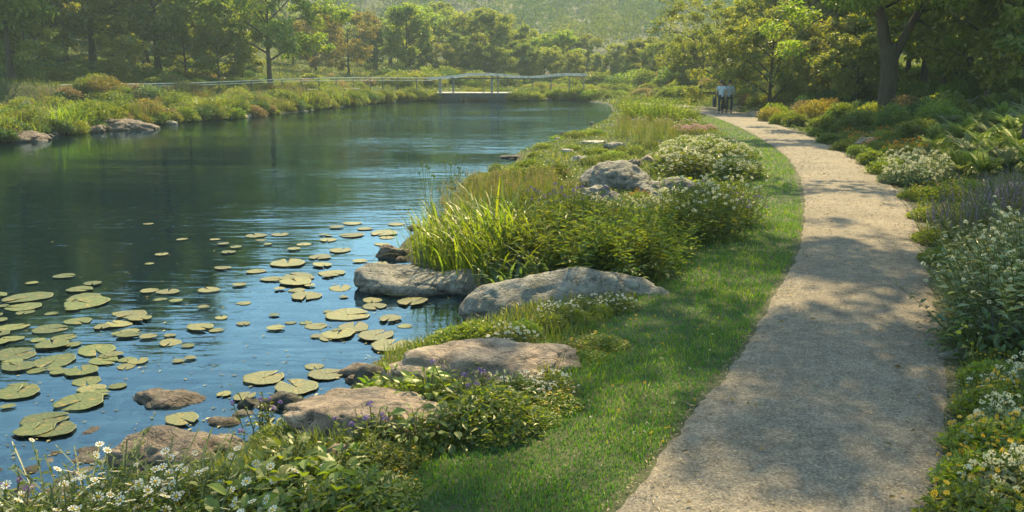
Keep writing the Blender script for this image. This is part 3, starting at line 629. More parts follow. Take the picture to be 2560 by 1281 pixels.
# low leafy ground cover
def cover(name, mask, n, ylo, yhi, xs, L, hmax, mat, label):
    g = G(); y = ylo * np.exp(rng.random(n) * math.log(yhi / ylo)); x = rng.uniform(xs[0], xs[1], n) * (y * .62 + 1.5); k = mask(x, y); x, y = x[k], y[k]
    pt = .5 + .5 * np.sin(x * 1.3 + 2 * np.sin(y * .8)) * np.sin(y * 1.2 + 2 * np.sin(x * .9)); z = ground_h(x, y) + hmax * pt * rng.random(len(x)) ** .6
    ax = rdir(len(x), -.35, .5); scatter(g, LEAF2, np.stack([x, y, z], 1), ax, np.array([0, 0, 1.]) + rng.normal(0, .45, (len(x), 3)), L * (.6 + .07 * y) * rng.uniform(.6, 1.4, len(x)), L * .5 * (.6 + .07 * y) * rng.uniform(.6, 1.3, len(x)),
                                     np.clip(.5 + .35 * (pt - .5) + rng.normal(0, .22, len(x)), 0, 1))
    tag(link(name, g.mesh(name, mat)), label, 'ground cover', kind='stuff')
cover('border_ground_cover', lambda x, y: m_right(x, y) & (dist_to(path_poly, x, y) > .12), 150000, 4, 75, (-.1, 1.05), .045, .22, LM['cover'], 'low leafy ground cover under the border right of the path')
cover('bank_ground_cover', lambda x, y: m_bank(x, y) & (dist_to(pond, x, y) > .25), 90000, 3.6, 60, (-.6, .5), .034, .10, LM['cover'], 'low leafy ground cover under the plants of the near bank')
cover('meadow_ground_cover', lambda x, y: m_far(x, y), 120000, 32, 150, (-1.1, 1.0), .030, .45, LM['cover'], 'low weeds and seedlings in the far meadow')

# ------------------------------------------------------------------ trees
def crown_pts(r, centers, rad, n, flat=.6):
    c = r.integers(0, len(centers), n); d = rdir(n, -1, 1, r) * (r.random(n) ** .45)[:, None] * np.asarray(rad)[c][:, None] * np.array([1, 1, flat])
    return centers[c] + d, d, c
def tree_proto(name, seed, H, hb, Rc, tr, nb=11, ns=5, nleaf=12000, leaf=.22, clump=.85, leafm='mid', barkm=None, lean=0.0, up=.55, profile='round', flat=.6, droop=.2, fork=None, T=LEAF2):
    r = np.random.default_rng(seed); gt, gc = G(), G()
    k = 9; t = np.linspace(0, 1, k); la = r.uniform(0, 6.28)
    path = np.stack([lean * H * t ** 1.3 * math.cos(la) + .10 * H * .12 * np.sin(t * 5 + r.uniform(0, 6)) * t, lean * H * t ** 1.3 * math.sin(la) + .10 * H * .12 * np.sin(t * 4 + r.uniform(0, 6)) * t, t * H * .9], 1)
    path[0, 2] = -.4
    rad = tr * (1 - .85 * t) + .02; rad[0] *= 1.5
    tube(gt, path, rad, 9)
    cen, cr = [], []
    for i in range(nb):
        f = hb + (1 - hb) * ((i + r.uniform(0, .8)) / nb) ** .9; f = min(f, .97); zz = f * .9
        o = np.array([np.interp(zz / .9, t, path[:, q]) for q in range(3)])
        a = i * 2.4 + r.uniform(-.5, .5); fr = (f - hb) / (1 - hb)
        pr = {'round': math.sin(math.pi * (.14 + .80 * fr)) ** .7, 'cone': 1.05 - fr * .85, 'vase': .55 + .5 * fr, 'umbrella': .75 + .35 * math.sin(math.pi * fr)}[profile]
        L = Rc * pr * r.uniform(.8, 1.15); e = up * r.uniform(.5, 1.4) + .5 * fr
        m = 6; s = np.linspace(0, 1, m); dirx = np.array([math.cos(a), math.sin(a)])
        bp = o + np.stack([dirx[0] * L * s, dirx[1] * L * s, L * (math.sin(e) * s * 1.1 - droop * s ** 2.2)], 1) + np.cumsum(r.normal(0, L * .03, (m, 3)), 0) * s[:, None]
        r0 = np.interp(f, t, rad) * .55; tube(gt, bp, r0 * (1 - .85 * s) + .008, 5)
        for q in range(ns):
            ss = .35 + .65 * (q + r.random()) / ns; ob = np.array([np.interp(ss, s, bp[:, c]) for c in range(3)])
            d = nrm(np.array([dirx[0], dirx[1], .3]) + r.normal(0, .6, 3)) * L * r.uniform(.22, .45); d[2] -= droop * .3 * L * r.random()
            sp_ = ob + np.linspace(0, 1, 4)[:, None] * d + np.array([0, 0, 1]) * (np.linspace(0, 1, 4) ** 2)[:, None] * L * .05
            tube(gt, sp_, np.linspace(r0 * .35 + .006, .006, 4), 4)
            cen.append(ob + d * r.uniform(.6, 1.0)); cr.append(clump * r.uniform(.65, 1.2)); 
            if r.random() < .6: cen.append(ob + d * .3 + r.normal(0, .15 * L, 3)); cr.append(clump * r.uniform(.4, .8))
    cen = np.array(cen); cr = np.array(cr)
    P, D, c = crown_pts(r, cen, cr, nleaf, flat)
    out = nrm(P - np.array([path[4, 0], path[4, 1], H * (hb + 1) * .42])); ax = nrm(out * .5 + rdir(nleaf, -1, .6, r)); nor = nrm(np.array([0, 0, .5]) + out * .5 + r.normal(0, .65, (nleaf, 3)))
    cl = r.normal(0, .16, len(cen))
    scatter(gc, T, P, ax, nor, leaf * r.uniform(.6, 1.3, nleaf), leaf * .55 * r.uniform(.6, 1.3, nleaf), np.clip(.5 + cl[c] + r.normal(0, .17, nleaf), 0, 1))
    return [('trunk', gt.mesh(name + '_trunk', barkm or BARK, True)), ('crown', gc.mesh(name + '_crown', LM[leafm]))]
def place(proto, name, label, cat, x, y, s=1.0, rz=None, group=None, z=None, sz=None):
    z = gz(x, y) if z is None else z; rz = rng.uniform(0, 6.28) if rz is None else rz
    if len(proto) == 1:
        o = link(name, proto[0][1], None, (x, y, z), (0, 0, rz), (s, s, sz or s))
    else:
        o = link(name, None, None, (x, y, z), (0, 0, rz), (s, s, sz or s))
        for pn, me in proto: link(pn, me, o)
    return tag(o, label, cat, group)

TP = dict(
    oak=tree_proto('oak', 1, 10, .22, 4.6, .26, 15, 6, 14000, 0.48, 1.15, 'tree'),
    oak2=tree_proto('oak2', 2, 11, .25, 4.2, .26, 15, 6, 14000, 0.47, 1.05, 'olive', lean=.05),
    ash=tree_proto('ash', 3, 12, .20, 3.6, .22, 18, 6, 14000, 0.46, 1.0, 'tree', up=.8),
    dark=tree_proto('dark_tree', 4, 11, .12, 4.0, .24, 17, 6, 14000, 0.49, 1.15, 'mid', BARKD),
    gold=tree_proto('gold_tree', 5, 6.5, .15, 3.2, .14, 14, 6, 9000, .32, .8, 'gold', profile='umbrella'),
    lime=tree_proto('lime_tree', 6, 9, .2, 4.0, .20, 15, 6, 14000, 0.45, .95, 'lime'),
    slim=tree_proto('slim_tree', 7, 8, .10, 2.0, .13, 16, 4, 6000, .34, .75, 'dark', profile='cone', up=.3),
    small=tree_proto('small_tree', 8, 4.5, .12, 2.3, .09, 13, 5, 6500, .26, .6, 'olive'))
# hero trees
place(tree_proto('bank_tree', 21, 9.6, .26, 5.0, .20, 18, 8, 26000, .32, .9, 'lime', up=.62, profile='umbrella', droop=.25), 'tree',
      'round yellow green tree on the far bank, mirrored in the pond, dark thin trunk', 'tree', *at(676, 226)[:2], 1.0, .6)
x, y, z = at(28, 204)
place(tree_proto('edge_tree', 22, 12, .30, 6.0, .20, 13, 7, 15000, .28, .85, 'olive', BARKD, up=.45, droop=.35, profile='umbrella'), 'tree',
      'dark thin trunked tree with long bare branches at the left edge', 'tree', x, y, 1.0, 1.2)
place(tree_proto('clump_tree', 23, 7.6, .18, 3.2, .10, 14, 6, 8000, .36, .75, 'lime', BARKD, up=.9, profile='vase'), 'tree',
      'small tree with two thin stems and large yellow green leaves on the shaded mound', 'tree', *at(285, 172)[:2], 1.05, .3)
tall = tree_proto('tall_tree', 24, 16, .16, 5.5, .28, 20, 6, 22000, .50, 1.2, 'tree', BARKD, up=.7)
def far(px, dist): return (px - PCX) / PXF * dist, dist
for px, d, s, lb in [(385, 76, 1.0, 'tall dark tree with paired trunks behind the shaded mound'), (413, 75, .9, 'tall dark tree close beside the paired trunk, right of it'), (140, 74, .8, 'tall dark tree behind the tree with bare branches'),
                     (255, 82, 1.0, 'tall dark tree behind the small two stemmed tree'), (-40, 60, .9, 'tall dark tree cut by the left edge of the view')]:
    place(tall, 'tree', lb, 'tree', *far(px, d), s)
place(TP['gold'], 'tree', 'orange gold tree right of the round yellow green tree', 'tree', *far(880, 98), .82)
place(TP['gold'], 'tree', 'smaller orange gold tree half behind the round yellow green tree', 'tree', *far(800, 104), .75)
place(TP['slim'], 'tree', 'dark narrow tree between the gold tree and the wood', 'tree', *far(950, 108), .7)
place(TP['ash'], 'tree', 'slender green tree with thin trunk standing left of the footbridge', 'tree', *far(1022, 100), .62)
# the wood beyond the bridge
wood = [(985, 128, 'oak', 0.55), (1060, 120, 'ash', 0.63), (1095, 126, 'ash', 0.70), (1150, 112, 'dark', 0.46), (1180, 118, 'oak', 0.73), (1235, 108, 'oak2', 0.73), (1285, 114, 'oak', 0.63), (1205, 124, 'ash', 0.70), (1330, 116, 'oak2', 0.53), (1390, 112, 'oak', 0.58), (1440, 118, 'oak2', 0.53),
        (1120, 106, 'small', 0.81), (1070, 104, 'slim', 0.50), (1165, 104, 'slim', 0.45), (1300, 106, 'dark', 0.45), (1360, 106, 'small', 0.90), (1420, 104, 'small', 0.81), (1490, 112, 'slim', 0.41), (1505, 108, 'small', 0.72), (1255, 103, 'small', 0.81), (1040, 112, 'dark', 0.50), (1215, 102, 'dark', 0.38)]
names = dict(oak='rounded green tree', oak2='olive green spreading tree', ash='upright green tree', dark='dark dense tree', gold='gold leaved tree', lime='yellow green tree', slim='dark narrow conical tree', small='small bushy olive tree')
for px, d, k, s in wood:
    place(TP[k], 'tree', names[k] + ' in the wood directly behind the footbridge', 'tree', *far(px, d), s, None, 'trees of the wood behind the footbridge')
# valley floor and lower slopes: trees one can still tell apart
val = []
for k in range(1500):
    d = rng.uniform(118, 235); px = rng.uniform(-60, 2620)
    x, y = far(px, d)
    if 950 < px < 1460 and d < 140: continue
    if d > 200 - 38 * math.exp(-((px - 1380) / 420) ** 2): continue
    if any((x - a) ** 2 + (y - b) ** 2 < (3.2 + d * .012) ** 2 for a, b in val): continue
    val.append((x, y))
    if len(val) >= 210: break
for x, y in val:
    k = ('oak', 'oak2', 'ash', 'dark', 'lime', 'small', 'lime', 'oak2')[int(rng.integers(8)) if rng.random() > .2 else 1]
    side = 'left slope' if x / y < -.1 else ('right slope' if x / y > .14 else 'valley floor')
    place(TP[k], 'tree', names[k] + ' among the woods of the ' + side + ' below the hazy hill', 'tree', x, y, rng.uniform(.45, .78) * (.72 if side == 'valley floor' else 1) * (.62 if 640 < PCX + x / y * PXF < 1840 else 1), None, 'trees of the ' + side)
# left wood at middle distance
for px, d, k, s in [(60, 78, 'oak', 1.0), (190, 80, 'ash', .9), (330, 92, 'oak2', 1.0), (440, 104, 'oak', 1.0), (520, 90, 'dark', .7), (610, 104, 'oak2', .7), (745, 112, 'oak', .45), (850, 124, 'dark', .4), (930, 122, 'oak2', .45), (980, 126, 'oak', .5),
                    (110, 96, 'dark', 1.1), (230, 104, 'oak2', 1.1), (380, 112, 'oak', 1.1), (480, 76, 'small', 1.0), (560, 74, 'small', .9), (90, 62, 'small', .9), (620, 80, 'small', .8), (330, 66, 'small', .7)]:
    place(TP[k], 'tree', names[k] + ' in the shady wood behind the far bank mound', 'tree', *far(px, d), s, None, 'trees of the shady left wood')
# right wood
place(tree_proto('path_tree', 31, 6.6, .14, 4.2, .16, 16, 7, 15000, .24, .75, 'olive', BARKD, up=.6, profile='umbrella', lean=.06), 'tree', 'leaning many branched tree behind the couple on the path', 'tree', *far(1802, 55), .74, 2.0)
place(tree_proto('shrub_tree', 32, 5.4, .08, 3.2, .12, 15, 6, 13000, .22, .7, 'tree', BARKD, up=.7), 'tree', 'bushy tree with several thin stems right of the walking couple', 'tree', *far(1915, 50), .8, .4)
for px, d, k, s in [(1700, 74, 'oak2', .32), (1740, 82, 'oak', .38), (1860, 72, 'oak2', .5), (1960, 66, 'oak', .8), (2040, 60, 'lime', .8), (2060, 48, 'small', .9), (2120, 56, 'oak2', .8), (2000, 78, 'ash', .9), (1780, 96, 'lime', .42), (1640, 92, 'small', .8), (1600, 100, 'oak2', .4), (1560, 108, 'small', .9),
                    (2290, 46, 'oak', .72), (2340, 40, 'lime', .6), (2400, 44, 'oak2', .75), (2450, 36, 'small', 1.0), (2500, 40, 'ash', .6), (2560, 34, 'oak', .62), (2130, 44, 'small', .7), (2250, 52, 'lime', .75), (2380, 54, 'oak', .9), (2520, 50, 'oak2', .95), (2180, 62, 'ash', .9), (2610, 42, 'lime', .8), (2440, 62, 'ash', 1.0), (2320, 64, 'lime', .9), (1910, 86, 'lime', .75), (2080, 76, 'oak', 1.0), (1830, 110, 'oak2', .5), (1690, 112, 'oak', .38)]:
    place(TP[k], 'tree', names[k] + ' in the dense wood to the right of the path', 'tree', *far(px, d), s, None, 'trees of the wood right of the path')

# forked tree beside the path
def limb_tree():
    r = np.random.default_rng(77); x, y, z = at(2212, 296); gt, gc = G(), G()
    sc = y / PXF; px = lambda a, b: ((a - 2212) * sc, 0, (296 - b) * sc)
    tube(gt, [(0, 0, -.5), (0, 0, 0), (.0, .02, .5), px(2213, 250), px(2214, 200), px(2213, 165), px(2205, 120)], [.48, .40, .345, .32, .31, .33, .28], 14)
    main = [[px(2208, 150), px(2196, 110), px(2186, 60), px(2170, 20), px(2166, -40), (-.6, .3, 7.5), (-1.4, .6, 10)], [px(2218, 165), px(2238, 110), px(2258, 70), px(2285, 25), px(2298, -40), (2.0, -.4, 7.5), (2.6, -.8, 10)]]
    tips = []
    for m, rr in zip(main, (.26, .19)):
        m = chaikin3(m); tube(gt, m, np.linspace(rr, .06, len(m)), 10)
        for q in range(11):
            f = .45 + .55 * q / 10; o = m[int(f * (len(m) - 1))]; a = q * 2.4 + r.uniform(-.4, .4); L = r.uniform(2.6, 4.8)
            s = np.linspace(0, 1, 6); b = o + np.stack([math.cos(a) * L * s, math.sin(a) * L * s, L * (.5 * s - .75 * s ** 2)], 1) + np.cumsum(r.normal(0, .08, (6, 3)), 0)
            tube(gt, b, .05 * (1 - .8 * s) + .01, 5)
            for w_ in range(9):
                ss = .3 + .7 * r.random(); tips.append(np.array([np.interp(ss, s, b[:, c]) for c in range(3)]) + r.normal(0, .5, 3))
    tips = np.array([q for q in tips if q[2] > 4.2 or abs(q[0]) > 2.6]); P, D, c = crown_pts(r, tips, np.full(len(tips), .62), 36000, .6); n = len(P)
    scatter(gc, LEAF2, P, rdir(n, -1, .5, r), np.array([0, 0, 1.]) + r.normal(0, .5, (n, 3)), .20 * r.uniform(.7, 1.3, n), .11 * r.uniform(.7, 1.3, n), np.clip(.5 + r.normal(0, .2, n), 0, 1))
    o = link('forked_tree', None, None, (x, y, z)); link('trunk', gt.mesh('forked_trunk', BARKM, True), o); link('crown', gc.mesh('forked_crown', LM['lime']), o)
    tag(o, 'large tree with thick brown trunk forking into two limbs right of the path', 'tree')
def chaikin3(p, it=2):
    p = np.array(p, float)
    for _ in range(it):
        q = np.stack([p[:-1] * .75 + p[1:] * .25, p[:-1] * .25 + p[1:] * .75], 1).reshape(-1, 3); p = np.vstack([p[:1], q, p[-1:]])
    return p
limb_tree()
# trees added with trunks out of view, placed and sized to shade the path
ov = tree_proto('overhang_tree', 41, 11.5, .34, 5.2, .24, 17, 7, 11000, .22, .72, 'lime', up=.35, droop=.35, profile='umbrella')
for (x, y, s, lb) in [(8.9, 14.2, 1.22, 'broad tree out of view with boughs over the path, placed to shade it'), (12.4, 21.5, 1.22, 'broad tree behind the ferns with boughs at the top right'), (9.7, 9.5, .95, 'unseen broad tree placed to shade the near end of the path from the right')]:
    place(ov, 'tree', lb, 'tree', x, y, s)

# ------------------------------------------------------------------ wooded hill (far-off wood read as one mass)
g = G(); pts = []
cell = {}
for k in range(16000):
    px = rng.uniform(-150, 2710); d0 = 196 - 36 * math.exp(-((px - 1380) / 420) ** 2); d = d0 + (505 - d0) * rng.random() ** .8; x, y = far(px, d); mn = 6.6 + d * .006; key = (int(x // 8), int(y // 8))
    if any((x - a) ** 2 + (y - b) ** 2 < mn * mn for i in (-1, 0, 1) for j in (-1, 0, 1) for a, b in cell.get((key[0] + i, key[1] + j), ())): continue
    cell.setdefault(key, []).append((x, y)); pts.append((x, y))
pts = np.array(pts); zz = ground_h(pts[:, 0], pts[:, 1])
for (x, y), z in zip(pts, zz):
    s = rng.uniform(4.2, 8.2); h = s * rng.uniform(1.0, 1.6); nl = 7; lob = rdir(nl, .0, 1) * np.array([s * .40, s * .40, h * .40]); n = 330
    c = rng.integers(0, nl, n); d = rdir(n, -.4, 1); P = lob[c] + d * s * .42 + np.array([x, y, z + h * .6])
    scatter(g, LEAFQ, P, nrm(np.cross(d, rng.normal(0, 1, (n, 3)))), d + rng.normal(0, .13, (n, 3)), rng.uniform(.6, 1.1, n) * (y / 260), rng.uniform(.5, .9, n) * (y / 260), np.clip(rng.normal(.45, .30) + rng.normal(0, .06, n), 0, 1))
print('hill crowns', len(pts))
tag(link('hillside_forest', g.mesh('hillside_forest', LM['hill'])), 'dense forest of rounded crowns covering the hazy hill across the valley', 'forest', kind='stuff')
# blue ridge far beyond the hill
yy = np.linspace(640, 900, 14); xx = np.linspace(-520, 640, 120); X, Y = np.meshgrid(xx, yy)
Z = (40 + 62 * np.sin(np.clip((Y - 640) / 260, 0, 1) * np.pi * .5) + 10 * np.sin(X * .013) + 5 * np.sin(X * .041 + 1)).ravel(); g = G(); i = np.arange(13)[:, None] * 120; j = np.arange(119)[None]
g.add(np.stack([X.ravel(), Y.ravel(), Z], 1), [np.stack([i + j, i + j + 1, i + 121 + j, i + 120 + j], -1).reshape(-1, 4)])
tag(link('hills', g.mesh('hills', plain('distant_wooded_hill', (.04, .065, .03), .9, .4, .08), True)), kind='structure')

# ------------------------------------------------------------------ footbridge, railing, boardwalk on the far bank
WOOD = plain('pale_painted_wood', (.72, .66, .54), .75, .25, 3.0, .2); WOODD = plain('weathered_grey_wood', (.07, .07, .065), .8, .3, 3.0, .3); CONC = plain('grey_stone_blocks', (.05, .052, .05), .85, .35, 1.6, .5)
PIER = plain('pale_grey_stone', (.24, .235, .21), .85, .3, 2.0, .4); POST = plain('grey_wood', (.20, .19, .16), .8, .3, 3.0, .3)
YB = 80.0; sx_ = YB / PXF; fx_ = lambda px: (px - PCX) * sx_
hz = lambda py: z_at(py, YB)
br = link('footbridge', None, None, (fx_(1195), YB, 0)); tag(br, 'low footbridge with wavy pale handrail and stone piers at the pond end', 'footbridge')
def bpart(name, fn, m): 
    g = G(); fn(g); return link(name, g.mesh(name, m), br)
ox = fx_(1195)
def deck(g):
    box(g, (fx_(1195) - ox, 0, hz(236)), (fx_(1290) - fx_(1095), 1.8, .24))
    for k in range(34): box(g, (fx_(1098 + k * 5.8) - ox, 0, hz(236) + .145), (.17, 1.86, .05))
bpart('deck', deck, WOOD); bpart('deck_edge', lambda g: box(g, (fx_(1195) - ox, -.935, hz(238) ), (fx_(1290) - fx_(1095), .06, .30)), WOODD)
def beam(g): box(g, (fx_(1195) - ox, -.80, hz(242) - .02), (fx_(1288) - fx_(1100), .14, .26)); box(g, (fx_(1195) - ox, .80, hz(242) - .02), (fx_(1288) - fx_(1100), .14, .26))
bpart('side_beam', beam, WOODD)
for a, b in ((1092, 1150), (1222, 1286)):
    bpart('abutment', lambda g: box(g, (fx_((a + b) / 2) - ox, 0, hz(247) - .30), (fx_(b) - fx_(a), 2.1, .86)), CONC)
def rail(zpts, r0, yo, fl=1.0):
    def f(g):
        p = chaikin3([(fx_(a) - ox, yo, hz(b)) for a, b in zpts], 3); n = len(p)
        for k in range(2): pass
        t = np.array(p); u = np.array([0, r0 * .9, 0]); v = np.array([0, 0, r0 * fl]); V = np.stack([t - u - v, t + u - v, t + u + v, t - u + v], 1).reshape(-1, 3)
        i = np.arange(n - 1)[:, None] * 4; j = np.arange(4)[None]; F = np.stack([i + j, i + (j + 1) % 4, i + 4 + (j + 1) % 4, i + 4 + j], -1).reshape(-1, 4); g.add(V, [F])
        g.add(V[:4], [np.array([(3, 2, 1, 0)])]); g.add(V[-4:], [np.array([(0, 1, 2, 3)])])
    return f
wave = [(1074, 195.5), (1100, 195), (1140, 191), (1170, 186.5), (1205, 185), (1250, 186.5), (1290, 191.5), (1320, 193.5), (1350, 191.5), (1385, 187), (1420, 185.5), (1462, 187)]
bpart('handrail', rail(wave, .095, -.85), WOOD); bpart('handrail', rail([(a, b + 2.5) for a, b in wave], .07, .85), WOOD)
bpart('lower_rail', rail([(1130, 196.5), (1200, 196), (1300, 197), (1345, 196.5)], .05, -.85), WOODD)
for px, w_, b in ((1105, .24, 234), (1137, .16, 234), (1212, .08, 236), (1231, .20, 236), (1246, .12, 236), (1330, .09, 226), (1375, .09, 226), (1420, .09, 226), (1455, .09, 226)):
    t_ = np.interp(px, [q[0] for q in wave], [q[1] for q in wave]) + 1
    bpart('pier' if w_ > .18 else 'post', lambda g: box(g, (fx_(px) - ox, -.72, (hz(b) + hz(t_)) / 2), (w_, w_, abs(hz(t_) - hz(b)))), PIER if w_ > .18 else POST)
fe = link('railing', None, None, (fx_(820), YB - 4, 0)); tag(fe, 'low two bar railing on thin dark posts leading along the far bank to the footbridge', 'railing')
o2 = fx_(820)
def fpart(name, fn, m): g = G(); fn(g); return link(name, g.mesh(name, m), fe)
top = [(170, 213), (400, 210), (550, 206), (700, 199), (830, 195), (960, 195), (1085, 195.5)]
ydep = lambda px: np.interp(px, [170, 550, 1085], [58, 66, YB])
def fr(dz, r0):
    def f(g):
        pts = []
        for a, b in top:
            Y = float(ydep(a)); pts.append(((a - PCX) / PXF * Y - o2, Y - (YB - 4), z_at(b + dz, Y)))
        p = chaikin3(pts, 2); tube(g, p, r0, 6, cap=True)
    return f
fpart('rail', fr(0, .035), WOOD); fpart('rail', fr(6, .028), WOOD)
for px in (560, 640, 715, 762, 806, 848, 890, 932, 962, 1000, 1045):
    Y = float(ydep(px)); X = (px - PCX) / PXF * Y; z0 = gz(X, Y) - .1; z1 = z_at(np.interp(px, [q[0] for q in top], [q[1] for q in top]), Y)
    if z1 > z0 + .2: fpart('post', lambda g: box(g, (X - o2, Y - (YB - 4), (z0 + z1) / 2), (.07, .07, z1 - z0)), WOODD)
x0, y0, z0 = at(735, 236); x1, y1, z1 = at(888, 233); bw = link('boardwalk', None, None, ((x0 + x1) / 2, (y0 + y1) / 2, 0)); tag(bw, 'low pale boardwalk edge running along the far bank below the railing', 'boardwalk')
g = G(); L_ = math.hypot(x1 - x0, y1 - y0); rz_ = math.atan2(y1 - y0, x1 - x0); zb = max(z0, z1) + .28
box(g, (0, 0, zb), (L_, 1.0, .10), rz_); link('plank', g.mesh('boardwalk_plank', WOOD), bw)
for k in (-.45, -.15, .15, .45):
    g = G(); box(g, (k * L_ * math.cos(rz_), k * L_ * math.sin(rz_), zb - .45), (.12, .8, .82), rz_); link('leg', g.mesh('boardwalk_leg', WOODD), bw)

# ------------------------------------------------------------------ herbs, shrubs and flowers: one prototype of each kind
DAISY = None
def petals(n=9, r0=.25, cup=.12):
    v, f = [], []
    for k in range(n):
        a = k / n * 2 * np.pi; b = a + .75 * 2 * np.pi / n; m = (a + b) / 2; o = len(v)
        v += [(r0 * math.cos(m), r0 * math.sin(m), .0), (math.cos(a) * .8, math.sin(a) * .8, cup), (math.cos(m), math.sin(m), cup * .8), (math.cos(b) * .8, math.sin(b) * .8, cup)]; f.append((o, o + 1, o + 2, o + 3))
    return np.array(v, float) * .5, np.array(f)
DISC = (np.array([(.14 * math.cos(a), .14 * math.sin(a), .03) for a in np.arange(6) * math.pi / 3] + [(0, 0, .10)]), np.array([(k, (k + 1) % 6, 6) for k in range(6)]))
PET = petals()
def flowers(g, pos, size, mat=0, cmat=1, up=.5, r=rng):
    n = len(pos); nor = nrm(np.array([0, -.35, 1.]) * up + r.normal(0, .35, (n, 3))); ax = nrm(np.cross(nor, r.normal(0, 1, (n, 3)))); s = size * r.uniform(.75, 1.2, n)
    scatter(g, PET, pos, ax, nor, s, s, r.random(n), mat)
    if cmat is not None: scatter(g, DISC, pos, ax, nor, s, s, r.random(n), cmat)
def puffs(g, pos, size, mat=0, n=26, flat=.7, r=rng, T=LEAFQ, q=.42):
    N = len(pos); d = rdir(N * n, -.5, 1, r); P = np.repeat(pos, n, 0) + d * np.repeat(size * r.uniform(.7, 1.2, N), n)[:, None] * .5 * np.array([1, 1, flat]); s = np.repeat(np.broadcast_to(size, (N,)), n)
    scatter(g, T, P, np.cross(d, r.normal(0, 1, (N * n, 3))), d, s * q, s * q * .8, r.random(N * n), mat)
def stalks(g, base, tip, r0, mat=0, S=4, sag=.12):
    n = len(base); t = np.linspace(0, 1, S + 1)[None, :, None]; b, e = base[:, None], tip[:, None]
    P = b + (e - b) * t; h = (e - b)[..., :2]; P[..., :2] = b[..., :2] + h * t ** 1.6
    w = r0; ang = rng.uniform(0, np.pi, n); sd_ = np.stack([np.cos(ang), np.sin(ang), 0 * ang], 1)[:, None] * w
    for sdv in (sd_, np.stack([-sd_[..., 1], sd_[..., 0], sd_[..., 2]], -1)):
        V = np.stack([P + sdv, P - sdv], 2).reshape(n, -1, 3); q = np.array([(2 * i, 2 * i + 1, 2 * i + 3, 2 * i + 2) for i in range(S)])
        F = (q[None] + (np.arange(n) * 2 * (S + 1))[:, None, None]).reshape(-1, 4); g.add(V.reshape(-1, 3), [F], np.repeat(rng.random(n), 2 * (S + 1)), mat)
    return P
def p_shrub(name, seed, n=3200, leaf=.085, lobes=9, matk='mid', h=.9, dens=.5, T=LEAF2, wid=.55):
    r = np.random.default_rng(seed); g = G(); c = rdir(lobes, .05, 1, r) * np.array([.62, .62, h * .62]) * r.uniform(.6, 1.05, (lobes, 1)); rr = r.uniform(.28, .46, lobes); rr[0] = .5; c[0] = (0, 0, h * .35)
    i = r.integers(0, lobes, n); d = rdir(n, -.75, 1, r); P = c[i] + d * (rr[i] * r.random(n) ** .33)[:, None] * np.array([1, 1, .9]); P[:, 2] = np.abs(P[:, 2]) * .98 + .0
    ax = nrm(d * .8 + rdir(n, -.6, .6, r) * .8 + np.array([0, 0, .15])); nor = nrm(d * .6 + np.array([0, 0, .7]) + r.normal(0, .45, (n, 3)))
    scatter(g, T, P, ax, nor, leaf * r.uniform(.6, 1.35, n), leaf * wid * r.uniform(.7, 1.2, n), np.clip(.5 + r.normal(0, .14, lobes)[i] + r.normal(0, .2, n), 0, 1))
    b = np.zeros((9, 3)) + r.normal(0, .06, (9, 3)) * (1, 1, 0) - (0, 0, .05); stalks(g, b, c[np.arange(9) % lobes], .012, 1)
    return [('foliage', g.mesh(name, [LM[matk], LM['stem']]))], g, c, rr
SH = {}; SHG = {}
for k in ('mid', 'dark', 'lime', 'olive', 'blue', 'gold', 'tan', 'grey'):
    SHP = [p_shrub('shrub_' + k, 400 + 7 * j + hash_, matk=k, h=(.8, 1.0)[j], leaf=(.12, .10)[j]) for j, hash_ in ((0, len(k)), (1, 3 * len(k)))]
    SH[k] = [q[0] for q in SHP]; SHG[k] = [q[1] for q in SHP]
def p_strap(name, seed, n=110, L=(.55, 1.0), W=(.016, .032), matk='lime', spread=.22, bend=(.5, 2.0), S=7, th=.28, flower=None):
    r = np.random.default_rng(seed); g = G(); b = np.concatenate([r.normal(0, spread, (n, 2)), np.zeros((n, 1)) - .03], 1); az = np.arctan2(b[:, 1], b[:, 0]) + r.normal(0, .8, n)
    blades(g, b, az, np.abs(r.normal(0, th, n)), r.uniform(*bend, n), r.uniform(*L, n), r.uniform(*W, n), S, np.clip(r.normal(.5, .25, n), 0, 1), fold=.3)
    return [('foliage', g.mesh(name, LM[matk]))]
def p_fern(name, seed, nf=15, L=(.6, 1.0), matk='lime'):
    r = np.random.default_rng(seed); g = G()
    for k in range(nf):
        az = k / nf * 6.28 + r.uniform(-.3, .3); l_ = r.uniform(*L); th = r.uniform(.15, .6); bd = r.uniform(1.0, 1.7); S = 24; t = np.linspace(0, 1, S); a = th + bd * t ** 1.3; ds = l_ / S
        rr = np.concatenate([[0], np.cumsum(np.sin(a[:-1]) * ds)]); z = np.concatenate([[0], np.cumsum(np.cos(a[:-1]) * ds)]); P = np.stack([rr * math.cos(az), rr * math.sin(az), z], 1)
        tube(g, P, .006 * (1 - .8 * t), 3, r.random())
        tan_ = nrm(np.gradient(P, axis=0)); sd_ = np.array([-math.sin(az), math.cos(az), 0]); up = np.cross(tan_, sd_) * -1
        for sg in (-1, 1):
            for o in (0, .5):
                Q = P[2:] * (1 - o) + np.vstack([P[3:], P[-1:]]) * o; lw = l_ * .20 * np.sin(np.pi * np.clip(.12 + .86 * (t[2:] + o / S), 0, 1)) ** .8 * (1 - .5 * t[2:])
                scatter(g, LEAF2, Q, sd_ * sg + tan_[2:] * .45 - np.array([0, 0, .22]), up[2:] + r.normal(0, .12, (S - 2, 3)), lw + .01, lw * .10 + .003, np.clip(r.normal(.5, .2) + r.normal(0, .08, S - 2), 0, 1))
    return [('foliage', g.mesh(name, LM[matk]))]
